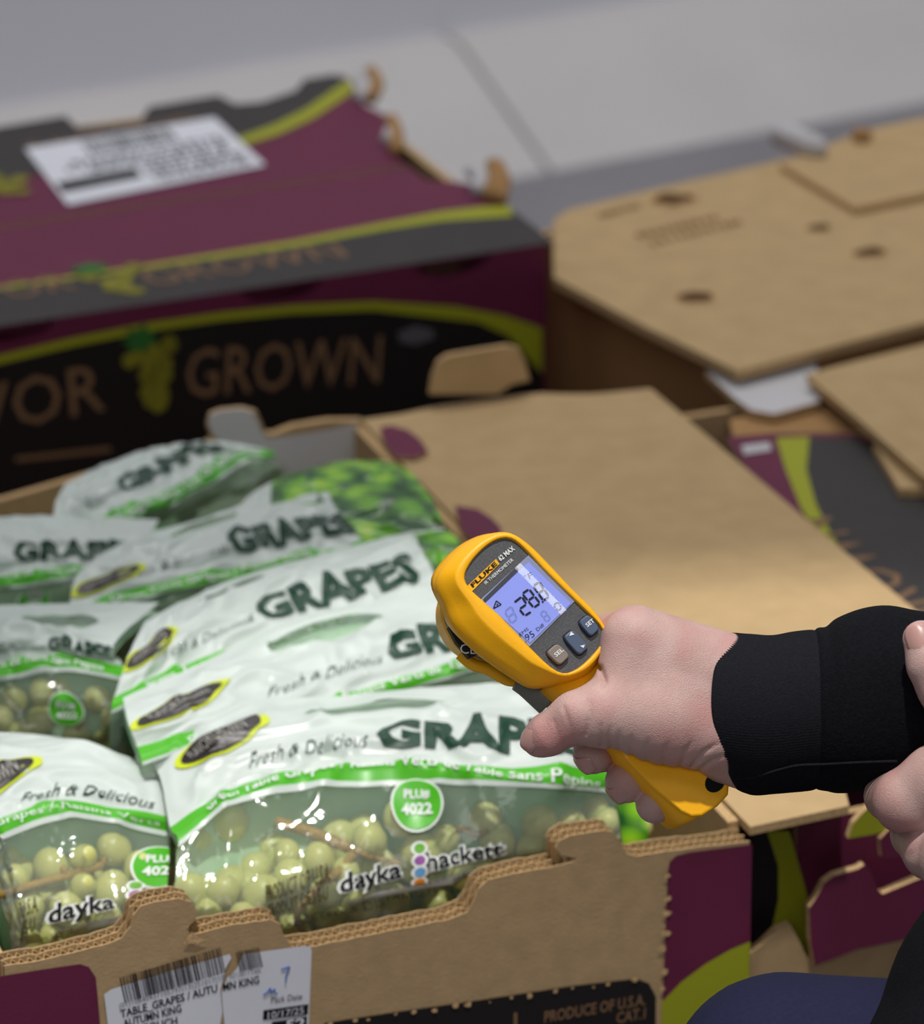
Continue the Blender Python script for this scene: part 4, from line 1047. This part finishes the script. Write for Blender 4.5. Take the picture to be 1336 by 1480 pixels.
# face
n = NA
rings('face_panel', [(ri_, -.0012, 0), (ri_*.02, -.0012, 0)], gface, thm, cap1=True)
FZl = -.0010
lcdq = [np.array(v) for v in ZP([(362, 552), (690, 248), (1008, 566), (697, 878)])]
def quad(fr, name, pts, z, m, parent): return mesh(name, [fr.p(p[0], p[1], z) for p in pts], [tuple(range(len(pts)))], m, parent)
lcd = quad(TFm, 'display', lcdq, FZl+.0003, mat('lcd_frame', (150, 156, 190), .3, .5), thm)
li = [np.array(v) for v in ZP([(392, 578), (690, 296), (984, 580), (700, 852)])]
quad(TFm, 'lcd_backlight', li, FZl+.0006, lcdm, lcd)
quad(TFm, 'lcd_top_bar', ZP([(372, 556), (602, 330), (622, 350), (395, 572)]), FZl+.0009, mat('lcd_bar', (64, 66, 78), .4), lcd)
def stroke(segs, z, m, name, parent):
    V = []; Fc = []
    for poly in segs:
        k = len(V); V += [TFm.p(p[0], p[1], z) for p in poly]; Fc.append(tuple(range(k, k+len(poly))))
    return mesh(name, V, Fc, m, parent)
SEG = {'a': (.03, .0, .97, .0), 'd': (.03, 1, .97, 1), 'g': (.05, .5, .95, .5), 'f': (0, .02, 0, .49), 'b': (1, .02, 1, .49), 'e': (0, .51, 0, .98), 'c': (1, .51, 1, .98)}
DIG = {'2': 'abged', '8': 'abcdefg', '0': 'abcdef', '9': 'abcdfg', '5': 'afgcd'}
def digit(ch, tl, tr, br, bl, w, dst, names=None):
    c = [np.array(v) for v in ZP([tl, tr, br, bl])]
    bil = lambda u, v: c[0]*(1-u)*(1-v)+c[1]*u*(1-v)+c[2]*u*v+c[3]*(1-u)*v
    for s_ in DIG[ch]:
        x0, y0, x1, y1 = SEG[s_]; a, b = bil(x0, y0), bil(x1, y1); d = (b-a)/np.linalg.norm(b-a); nn = np.array([-d[1], d[0]])*w/2
        dst.append([a, a+d*w*.5+nn, b-d*w*.5+nn, b, b-d*w*.5-nn, a+d*w*.5-nn])
sg = []; w_ = .0011
digit('2', (588, 578), (642, 536), (708, 640), (662, 668), w_, sg)
digit('8', (645, 516), (692, 484), (768, 582), (724, 612), w_, sg)
digit('8', (722, 462), (762, 434), (830, 536), (790, 564), w_, sg)
digit('0', (862, 596), (888, 572), (918, 612), (894, 634), .0008, sg)
sg.append(ZP([(777, 570), (787, 562), (796, 573), (786, 581)]))
stroke(sg, FZl+.0009, segm, 'lcd_digits', lcd)
tri = ZP([(447, 618), (466, 565), (500, 590)]); t2 = []
for a, b in zip(tri, tri[1:]+tri[:1]):
    a, b = np.array(a), np.array(b); d = (b-a)/np.linalg.norm(b-a); nn = np.array([-d[1], d[0]])*.0003; t2.append([a+nn, b+nn, b-nn, a-nn])
t2.append(ZP([(466, 588), (476, 582), (480, 594), (470, 600)]))
stroke(t2, FZl+.0009, segm, 'lcd_triangle', lcd)
gh = []
digit('8', (525, 640), (570, 602), (610, 690), (570, 720), w_*.9, gh); digit('8', (770, 650), (800, 630), (840, 690), (812, 710), w_*.7, gh)
stroke(gh, FZl+.00075, segf, 'lcd_ghost_digits', lcd)
def tl(body, p0, p1, h, m, z, parent, **k):
    a = ZP([p0])[0]; b = ZP([p1])[0]; w = math.hypot(b[0]-a[0], b[1]-a[1]); ang = math.degrees(math.atan2(b[1]-a[1], b[0]-a[0]))
    return letter('lettering', TFm, body, a[0], a[1], h, m, parent, z=z, width=w, ang=ang, align='l', **k)
tl('°F', (668, 428), (722, 402), .0026, segm, FZl+.0009, lcd)
tl('EMS', (634, 808), (692, 762), .0014, segm, FZl+.0009, lcd)
tl('.95', (668, 850), (736, 806), .0030, segm, FZl+.0009, lcd)
tl('Diff', (752, 776), (802, 738), .0017, segm, FZl+.0009, lcd)
V = []; nq = 16
for i in range(nq+1):
    for j in range(nq+1):
        u_, v_ = i/nq, j/nq; q_ = lcdq[0]*(1-u_)*(1-v_)+lcdq[1]*u_*(1-v_)+lcdq[2]*u_*v_+lcdq[3]*(1-u_)*v_
        V.append(TFm.p(q_[0], q_[1], FZl+.0012+.0020*(1-max(0, (u_-.55)/.45)**2.0)))
mesh('display_window', V, [(i*(nq+1)+j, (i+1)*(nq+1)+j, (i+1)*(nq+1)+j+1, i*(nq+1)+j+1) for i in range(nq) for j in range(nq)], glassm, thm, smooth=True)
tabp = quad(TFm, 'brand_tab', ZP([(262, 466), (300, 498), (490, 308), (466, 274)]), FZl+.0003, yel, thm)
tl('FLUKE', (306, 472), (476, 312), .0019, ink, FZl+.0006, tabp, bold=.03)
fcp = tabp
tl('62 MAX', (497, 290), (598, 208), .0022, printw, FZl+.0005, thm, bold=.02)
tl('IR THERMOMETER', (396, 452), (588, 284), .0015, printw, FZl+.0005, thm)
def button(pts, m, name):
    P = [np.array(p) for p in ZP(pts)]; rounded = []
    for i in range(4):
        a, b, c = P[i-1], P[i], P[(i+1) % 4]; r = .30
        for k in range(6):
            t = k/5; A = b+(a-b)*r; B = b+(c-b)*r
            rounded.append(A*(1-t)**2+2*b*t*(1-t)+B*t*t)
    c = np.mean(rounded, 0); V = []; n = len(rounded)
    lv = ((1.09, -.0012), (1.07, -.0009), (1.0, -.0009), (.99, .0006), (.95, .0012), (.85, .0015))
    for sc, z in lv: V += [TFm.p(*(c+(p-c)*sc), z) for p in rounded]
    Fc = [(i*n+k, i*n+(k+1) % n, (i+1)*n+(k+1) % n, (i+1)*n+k) for i in range(len(lv)-1) for k in range(n)]+[tuple((len(lv)-1)*n+k for k in range(n))]
    idx = [1]*(2*n)+[0]*(len(Fc)-2*n)
    return mesh(name, V, Fc, None, thm, mats=[m, blackp], idx=idx, recalc=True)
b1 = button([(803, 925), (880, 856), (974, 945), (900, 1016)], btng, 'button'); b1['label'] = 'warm grey SEL button'
b2 = button([(920, 818), (990, 760), (1105, 885), (1035, 948)], btnb, 'button'); b2['label'] = 'long blue-grey button with two arrows'
b3 = button([(1026, 715), (1095, 655), (1180, 757), (1115, 820)], btnb, 'button'); b3['label'] = 'blue-grey SET button'
tl('SEL', (872, 958), (926, 912), .0018, printw, .0018, b1, bold=.02); tl('SET', (1088, 752), (1138, 712), .0018, printw, .0018, b3, bold=.02)
for pts in ([(962, 812), (975, 782), (998, 802)], [(1036, 880), (1070, 872), (1060, 895)]):
    quad(TFm, 'arrow_mark', ZP(pts), .0018, printw, b2)
# grip
g0 = np.array(TFm.px(835, 950, -.012)); g1 = np.array(TFm.px(1026, 1160, -.012))
V = []; Fc = []; NS = 18; n = 40
gd = (g1-g0)/np.linalg.norm(g1-g0); gp = np.array([-gd[1], gd[0]])
st = [(0, .021, .019), (.25, .0185, .0165), (.5, .0165, .0165), (.75, .0165, .017), (.92, .0172, .0175), (.97, .0168, .017), (.995, .0150, .0155), (1.01, .0115, .012), (1.015, .004, .005)]
for t, a, b in st:
    c = g0+(g1-g0)*t
    for k in range(n):
        q_ = 2*math.pi*k/n; cx = math.copysign(abs(math.cos(q_))**.55, math.cos(q_)); cz = math.copysign(abs(math.sin(q_))**.55, math.sin(q_))
        p = c+gp*a*cx; V.append(TFm.p(p[0], p[1], -.009-b+b*cz))
Fc = [(i*n+k, i*n+(k+1) % n, (i+1)*n+(k+1) % n, (i+1)*n+k) for i in range(len(st)-1) for k in range(n)]+[tuple(range(n)), tuple((len(st)-1)*n+k for k in range(n))]
grip = mesh('grip', V, Fc, yel, thm, smooth=True, recalc=True)
GF = Frame(TFm.o+TFm.ez*(-.0085), TFm.ex, TFm.ey)
gpo = [GF.px(*q_) for q_ in [(880, 1040), (905, 1096), (945, 1138), (985, 1172), (1000, 1179), (1014, 1178), (1036, 1164), (1051, 1148), (1052, 1136), (1020, 1095), (960, 1040)]]
Pn = [np.array(p) for p in gpo]; cc = np.mean(Pn, 0)
V = [GF.p(*(cc+(p-cc)*1.03), -.0006) for p in Pn]+[GF.p(*p, .0004) for p in Pn]+[GF.p(*(cc+(p-cc)*.96), .0007) for p in Pn]; m_ = len(Pn)
mesh('back_cover', V, [(i*m_+k, i*m_+(k+1) % m_, (i+1)*m_+(k+1) % m_, (i+1)*m_+k) for i in range(2) for k in range(m_)]+[tuple(2*m_+k for k in range(m_))], yel, thm, recalc=True)
c_ = GF.px(1033, 1131); V = [GF.p(c_[0]+.0052*math.cos(k*math.pi/10), c_[1]+.0042*math.sin(k*math.pi/10), z) for z in (-.001, .0011) for k in range(20)]
mesh('lanyard_hole_disc', V, [(k, (k+1) % 20, 20+(k+1) % 20, 20+k) for k in range(20)]+[tuple(range(20, 40))], blackhole, thm, recalc=True)  # black disc painted for the dark inside of the lanyard hole
# trigger under the head
tg = [TFm.p(*TFm.px(*Zm(*q_), -.030), -.030) for q_ in [(640, 1085), (700, 1130), (770, 1195), (840, 1260)]]
V, Fc = tube(catmull(tg, 5), .0075, 12); mesh('trigger_guard', V, Fc, gsh, thm, smooth=True)

# ================================================================== PERSON
PF = Frame(at(0, 0, DT), RT*SP, -UP*SP, BACK*SP)     # pixel-sized units: x right, y down, z toward the lens side
def skin_mat():
    m = mat('skin', (184, 148, 140), .50, .38, sss=.12, col2=(194, 162, 155), nscale=55, bump=.0)
    nt = m.node_tree; b = nt.nodes['Principled BSDF']
    b.inputs['Subsurface Radius'].default_value = (.008, .003, .0018)
    tc = nt.nodes.new('ShaderNodeTexCoord'); L = nt.links.new
    n1 = nt.nodes.new('ShaderNodeTexNoise'); n1.inputs['Scale'].default_value = 1500; n1.inputs['Detail'].default_value = 4
    v = nt.nodes.new('ShaderNodeTexVoronoi'); v.inputs['Scale'].default_value = 1150; v.feature = 'DISTANCE_TO_EDGE'
    ad = nt.nodes.new('ShaderNodeMath'); ad.operation = 'ADD'
    bp = nt.nodes.new('ShaderNodeBump'); bp.inputs['Strength'].default_value = .36; bp.inputs['Distance'].default_value = .0010
    L(tc.outputs['Object'], n1.inputs[0]); L(tc.outputs['Object'], v.inputs['Vector'])
    L(n1.outputs[0], ad.inputs[0]); L(v.outputs[0], ad.inputs[1]); L(ad.outputs[0], bp.inputs['Height']); L(bp.outputs[0], b.inputs['Normal'])
    # broad redness
    n2 = nt.nodes.new('ShaderNodeTexNoise'); n2.inputs['Scale'].default_value = 38
    rp = nt.nodes.new('ShaderNodeValToRGB'); rp.color_ramp.elements[0].position = .48; rp.color_ramp.elements[1].position = .80
    mx = nt.nodes.new('ShaderNodeMix'); mx.data_type = 'RGBA'; mx.inputs[7].default_value = lin((188, 132, 128))
    old = b.inputs['Base Color'].links[0].from_socket
    L(tc.outputs['Object'], n2.inputs[0]); L(n2.outputs[0], rp.inputs[0]); L(rp.outputs[0], mx.inputs[0]); L(old, mx.inputs[6]); L(mx.outputs[2], b.inputs['Base Color'])
    return m
skin = skin_mat()
nailm = mat('nail', (188, 144, 136), .32, .42, sss=.15)
knit = mat('black_knit', (24, 25, 30), .9, .15, noise=.2, nscale=900, bump=.4, bscale=1400)
cloth = mat('black_jersey', (15, 16, 20), .92, .1, noise=.25, nscale=600, bump=.3, bscale=900)
navy = mat('navy_trousers', (34, 36, 62), .85, .15, noise=.08, nscale=500, bump=.2, bscale=900)
man = empty('person', np.array([*at(1400, 1600, DT)[:2], FZ]), 'crouching person in black sweatshirt and navy trousers aiming the yellow thermometer', 'person')
def toW(V): return PF.o+V[:, :1]*PF.ex+V[:, 1:2]*PF.ey+V[:, 2:3]*PF.ez
def sdf_obj(name, fn, lo, hi, h, m, smooth=1):
    V, Fc = surface_nets(lambda X, Y, Z: fn((X, Y, Z)), lo, hi, h)
    return fast_mesh(name, toW(V), Fc, m, man, smooth)
def grooves(p, d, lines, depth=4.2, wid=3.2):
    for pts, dd in lines:
        g = None; (x0, y0), (x1, y1) = pts[0], pts[-1]; LL = (x1-x0)**2+(y1-y0)**2
        along = np.clip(((p[0]-x0)*(x1-x0)+(p[1]-y0)*(y1-y0))/LL, 0, 1); fade = np.sqrt(np.clip(1-along, 0, 1))
        for a, b in zip(pts[:-1], pts[1:]):
            # distance in the picture plane, acts on the near surface
            X, Y, Z = p; ax_, ay_ = a; bx_, by_ = b; L2 = (bx_-ax_)**2+(by_-ay_)**2
            t = np.clip(((X-ax_)*(bx_-ax_)+(Y-ay_)*(by_-ay_))/L2, 0, 1); q = np.sqrt((X-ax_-t*(bx_-ax_))**2+(Y-ay_-t*(by_-ay_))**2)
            g = q if g is None else np.minimum(g, q)
        d = d + fade*dd*depth*np.exp(-(g/wid)**2)/(1+np.exp(np.clip(-(p[2]+90)/8, -30, 30)))
    return d
def right_hand(p):
    d = cone(p, (1130, 1005, -55), 66, (925, 924, -32), 47)
    d = smin(d, cone(p, (1130, 1050, -55), 70, (955, 985, -40), 70), 30)
    d = smin(d, cone(p, (1130, 1020, -95), 60, (945, 935, -105), 48), 30)
    d = smin(d, cone(p, (1120, 1085, -35), 56, (960, 1040, -12), 62), 26)
    d = smin(d, cone(p, (960, 1040, -10), 60, (868, 1032, 16), 46), 22)
    d = smin(d, cone(p, (868, 1032, 16), 44, (832, 1036, 22), 37), 16)
    d = smin(d, cone(p, (832, 1036, 22), 36, (790, 1062, 14), 31), 10)
    d = smin(d, cone(p, (790, 1062, 14), 31, (779, 1069, 10), 25), 6)
    d = smin(d, cone(p, (912, 930, -20), 42, (896, 1005, -2), 38), 24)
    d = smin(d, cone(p, (826, 1026, 46), 8, (832, 1030, 46), 9), 22)          # thumb knuckle
    d = smin(d, cone(p, (1100, 1110, -50), 42, (1050, 1100, -40), 36), 14)
    # index finger behind the head of the instrument, onto the trigger
    d = smin(d, chain(p, [((915, 922, -45), 42), ((868, 930, -120), 36), ((806, 975, -150), 28), ((790, 1003, -120), 23)]), 12)
    # the other fingers round the grip, tips showing on the near left side
    f = chain(p, [((950, 960, -120), 38), ((985, 1050, -190), 33), ((905, 1082, -165), 31), ((872, 1090, -100), 32), ((860, 1094, -72), 30)])
    g = chain(p, [((990, 990, -125), 36), ((1020, 1090, -190), 33), ((955, 1116, -170), 31), ((920, 1130, -105), 33), ((908, 1136, -76), 31)])
    k = chain(p, [((1030, 1020, -125), 32), ((1050, 1120, -180), 29), ((1000, 1150, -165), 27), ((962, 1164, -100), 29), ((950, 1168, -70), 28)])
    fg = smin(smin(f, g, 3), k, 3)
    d = smin(d, fg, 5)
    # tendon and vein relief, skin creases
    d = d-1.6*np.exp(-((p[1]-(960+.30*(p[0]-900)))/16)**2)*np.exp(-((p[0]-975)/60)**2)
    cr = [([(846, 1058), (852, 1030), (850, 1008)], .6), ([(868, 1075), (866, 1050), (866, 1040)], .9), ([(884, 1086), (878, 1060), (880, 1045)], 1.), ([(898, 1096), (892, 1072), (893, 1050)], .9),
          ([(918, 1100), (910, 1078), (912, 1058)], .8), ([(938, 1104), (932, 1082), (936, 1062)], .7), ([(960, 1106), (958, 1085), (964, 1068)], .6), ([(984, 1106), (988, 1085), (1000, 1066)], .8),
          ([(1000, 1106), (1016, 1084), (1040, 1070)], 1.2), ([(1012, 1112), (1030, 1096), (1050, 1088)], 1.0), ([(800, 1040), (806, 1062), (806, 1084)], .4), ([(814, 1020), (822, 1045), (822, 1072)], .5), ([(868, 965), (874, 985), (866, 996)], 1.6)]
    return grooves(p, d, cr)
sdf_obj('right_hand', right_hand, (735, 850, -240), (1150, 1215, 75), 2.3, skin, 2)
def nail(c, nrm, up_, w, l, name='nail'):
    c = np.array(c, float); nrm = np.array(nrm, float); nrm /= np.linalg.norm(nrm); up_ = np.array(up_, float); up_ -= nrm*(up_@nrm); up_ /= np.linalg.norm(up_); r = np.cross(up_, nrm)
    V = []; nu, nv = 8, 8
    for k in (0, 1):
        for i in range(nu+1):
            for j in range(nv+1):
                a = -1+2*i/nu; b = -1+2*j/nv; wf_ = w*math.sqrt(max(.0, 1-(abs(b)**4)*.6)); h = -.42*w*a*a-.10*l*b*b-k*2.5
                V.append(c+r*a*wf_+up_*b*l+nrm*h)
    N = (nu+1)*(nv+1); Fc = []
    for k in (0, 1):
        for i in range(nu):
            for j in range(nv):
                Fc.append((k*N+i*(nv+1)+j, k*N+(i+1)*(nv+1)+j, k*N+(i+1)*(nv+1)+j+1, k*N+i*(nv+1)+j+1))
    for i in range(nu):
        for j in (0, nv): Fc.append((i*(nv+1)+j, (i+1)*(nv+1)+j, N+(i+1)*(nv+1)+j, N+i*(nv+1)+j))
    for j in range(nv):
        for i in (0, nu): Fc.append((i*(nv+1)+j, i*(nv+1)+j+1, N+i*(nv+1)+j+1, N+i*(nv+1)+j))
    return mesh(name, toW(np.array(V)), Fc, nailm, man, smooth=True, recalc=True)
def onskin(fn, c, nrm):
    """move a point along nrm to the skin surface"""
    c = np.array(c, float); nrm = np.array(nrm, float); nrm /= np.linalg.norm(nrm)
    for t in np.arange(60, -60, -.5):
        q = c+nrm*t
        if fn(tuple(np.array([v], np.float32) for v in q))[0] < 0: return q+nrm*1.6
    return c
for c, nr, up_, w, l in (((780, 1068, 12), (-.78, -.10, .62), (-.35, .55, -.45), 19, 17), ((858, 1096, -70), (-.52, .62, .55), (-.62, -.30, .60), 19, 15), ((906, 1137, -78), (-.48, .66, .55), (-.62, -.30, .60), 19, 15)):
    nail(onskin(right_hand, c, nr), nr, up_, w, l)
# ribbed cuff and sleeve of the right arm
def loft(name, stations, nang, m):
    V = []; n = nang; stations = [tuple(q) for q in catmull(stations, 4)]
    for (x, cy, hy, cz, hz, rb, sl) in stations:
        for k in range(n):
            a = 2*math.pi*k/n; r = 1+rb*(1 if k % 2 else -1)
            xs = x+sl*(math.sin(a)**2)+.35*sl*math.sin(a)
            wob = 1+.012*mnoise.noise(Vector((x*.011, math.cos(a)*1.6, math.sin(a)*1.6)))*(1 if x > 1060 else 0)
            V.append((xs, cy+hy*r*wob*math.sin(a), cz+hz*r*wob*math.cos(a)))
    Fc = [(i*n+k, i*n+(k+1) % n, (i+1)*n+(k+1) % n, (i+1)*n+k) for i in range(len(stations)-1) for k in range(n)]
    Fc.append(tuple((len(stations)-1)*n+k for k in range(n)))
    return mesh(name, toW(np.array(V)), Fc, m, man, smooth=True, recalc=True)
NRB = 340; rbv = .008
cst = [(1120, 1034, 84, -55, 66, 0, 0), (1060, 1032, 92, -55, 74, 0, 24), (1036, 1030, 99, -55, 82, 0, 26), (1029, 1030, 104, -55, 88, 0, 28), (1027, 1031, 108, -55, 92, .001, 28), (1032, 1031, 112, -55, 96, rbv*.5, 26), (1050, 1033, 116, -55, 100, rbv, 22), (1085, 1036, 117, -54, 102, rbv, 10),
       (1120, 1036, 115, -53, 102, rbv, 2), (1150, 1032, 116, -52, 103, rbv, 0), (1176, 1029, 116, -51, 104, rbv, 0), (1186, 1028, 114, -50, 104, rbv*.5, 0)]
cuff = loft('cuff', cst, NRB, knit)
sst = [(1180, 1028, 112, -50, 102, 0, 0), (1188, 1027, 118, -50, 108, 0, 0), (1200, 1027, 120, -48, 112, 0, 0), (1216, 1022, 128, -46, 118, 0, 0), (1252, 1014, 134, -42, 122, 0, 0), (1290, 1010, 134, -38, 122, 0, 0), (1336, 1014, 130, -34, 120, 0, 0), (1400, 1024, 134, -30, 122, 0, 0), (1500, 1040, 140, -40, 130, 0, 0), (1600, 1056, 148, -60, 138, 0, 0), (1700, 1075, 156, -90, 146, 0, 0), (1800, 1085, 160, -120, 150, 0, 0)]
slv = loft('sweatshirt_sleeve', sst, 72, cloth)
# sleeve seam
sm = [(1120, 1123, 52), (1085, 1128, 46), (1056, 1126, 36)]
c = catmull([np.array(toW(np.array([q_]))[0]) for q_ in [(1062, 1126, 2), (1090, 1122, 14), (1120, 1112, 28), (1150, 1104, 38), (1190, 1102, 42), (1240, 1098, 60), (1290, 1096, 66)]], 5)
V, Fc = tube(c, .0007, 6); mesh('sleeve_seam', V, Fc, knit, man, smooth=True)
# left hand holding the sleeve
def left_hand(p):
    d = chain(p, [((1318, 920, 118), 27), ((1332, 955, 124), 34), ((1352, 985, 122), 40), ((1400, 1060, 120), 48), ((1430, 1150, 110), 62)], 12)
    d = smin(d, cone(p, (1450, 1160, 100), 80, (1380, 1230, 100), 66), 24)
    d = smin(d, cone(p, (1345, 1118, 92), 42, (1302, 1152, 76), 48), 18)     # first knuckle
    d = smin(d, cone(p, (1345, 1118, 92), 48, (1440, 1150, 100), 70), 20)
    i = chain(p, [((1302, 1152, 76), 46), ((1285, 1150, 10), 36), ((1300, 1130, -60), 30)])
    m2 = chain(p, [((1400, 1200, 95), 50), ((1340, 1222, 70), 44), ((1324, 1206, 0), 36), ((1340, 1180, -70), 30)])
    m3 = chain(p, [((1420, 1250, 95), 50), ((1372, 1262, 66), 40), ((1360, 1236, 0), 33), ((1375, 1210, -60), 28)])
    d = smin(smin(smin(d, i, 8), m2, 4), m3, 4)
    d = smin(d, cone(p, (1430, 1210, 105), 74, (1440, 1330, 125), 62), 24)
    return grooves(p, d, [([(1296, 1200), (1310, 1196), (1330, 1190)], 2.0), ([(1304, 1228), (1320, 1214)], .8), ([(1325, 945), (1345, 940)], .5)], 2.5, 4)
sdf_obj('left_hand', left_hand, (1230, 870, -120), (1560, 1420, 220), 4, skin, 2)
nail(onskin(left_hand, (1320, 924, 118), (-.40, -.25, .88)), (-.40, -.25, .88), (-.3, -.9, -.2), 19, 22)
def left_sleeve(p):
    d = chain(p, [((1425, 1305, 125), 92), ((1400, 1420, 160), 130), ((1370, 1560, 210), 155), ((1400, 1900, 330), 170), ((1750, 1650, 520), 185), ((2380, 1100, 620), 230)], 40)
    d = d-5*np.sin(p[1]*.035+p[0]*.02)*np.exp(-((p[1]-1480)/160)**2)
    return d
sdf_obj('sweatshirt_sleeve', left_sleeve, (1100, 1190, -80), (2700, 2150, 960), 13, cloth, 2)
def trousers(p):
    d = chain(p, [((2800, 1750, 250), 300), ((1800, 1640, 120), 215), ((1128, 1568, 30), 166)], 60)
    dn = np.array([RT@np.array([0, 0, -1.]), -UP@np.array([0, 0, -1.]), BACK@np.array([0, 0, -1.])])/SP   # one metre straight down
    k = np.array([1140, 1580, 30.]); a = k+dn*.40
    d = smin(d, cone(p, k, 150, a, 105), 40)
    k2 = np.array([2450, 1750, 250.])
    d = smin(d, chain(p, [((2800, 1750, 600), 300), ((2000, 1700, 900), 215)], 40), 80)
    b = np.array([2000, 1700, 900])+dn*.34
    return smin(d, cone(p, (2000, 1700, 900), 170, b, 110), 40)
sdf_obj('trousers', trousers, (900, 1360, -700), (3150, 3100, 1300), 22, navy, 2)
def torso(p):
    d = cone(p, (2800, 1600, 350), 380, (2530, 760, 250), 330)
    d = smin(d, chain(p, [((2380, 640, -150), 190), ((2060, 960, -150), 168), ((1800, 1085, -120), 150)], 40), 90)
    d = smin(d, cone(p, (2400, 700, -60), 200, (2440, 880, 620), 220), 90)
    return d
sdf_obj('sweatshirt', torso, (1600, 260, -560), (3300, 2100, 960), 24, cloth, 2)
def head(p):
    p = (p[0]-560, p[1]-160, p[2])
    d = cone(p, (1990, 420, 250), 160, (1880, 200, 240), 150)
    d = smin(d, cone(p, (1860, 60, 240), 240, (1800, 30, 240), 240), 60)
    d = smin(d, cone(p, (1720, 210, 240), 110, (1760, 100, 240), 160), 60)
    d = smin(d, cone(p, (1570, 90, 240), 22, (1530, 150, 240), 34), 24)
    for s_ in (-1, 1):
        d = smin(d, cone(p, (1860, 90, 240+s_*238), 30, (1850, 160, 240+s_*235), 24), 20)
        d = smax(d, -cone(p, (1572, 60, 240+s_*85), 34, (1572, 60, 240+s_*95), 34), 24)
        d = smin(d, cone(p, (1600, 62, 240+s_*88), 28, (1600, 62, 240+s_*88), 28), 4)
    d = smax(d, -cone(p, (1595, 228, 180), 8, (1595, 228, 300), 8), 14)
    return d
sdf_obj('head', head, (2000, -100, -80), (2760, 780, 560), 14, skin, 2)
sdf_obj('hair', lambda p: smax(cone(p, (2440, 180, 240), 268, (2390, 160, 240), 256), -cone(p, (2200, 400, 240), 270, (2120, 320, 240), 250), 30), (2040, -170, -100), (2810, 560, 580), 16, mat('hair', (52, 40, 32), .7, .2), 2)
# fine hairs over the back of the hand
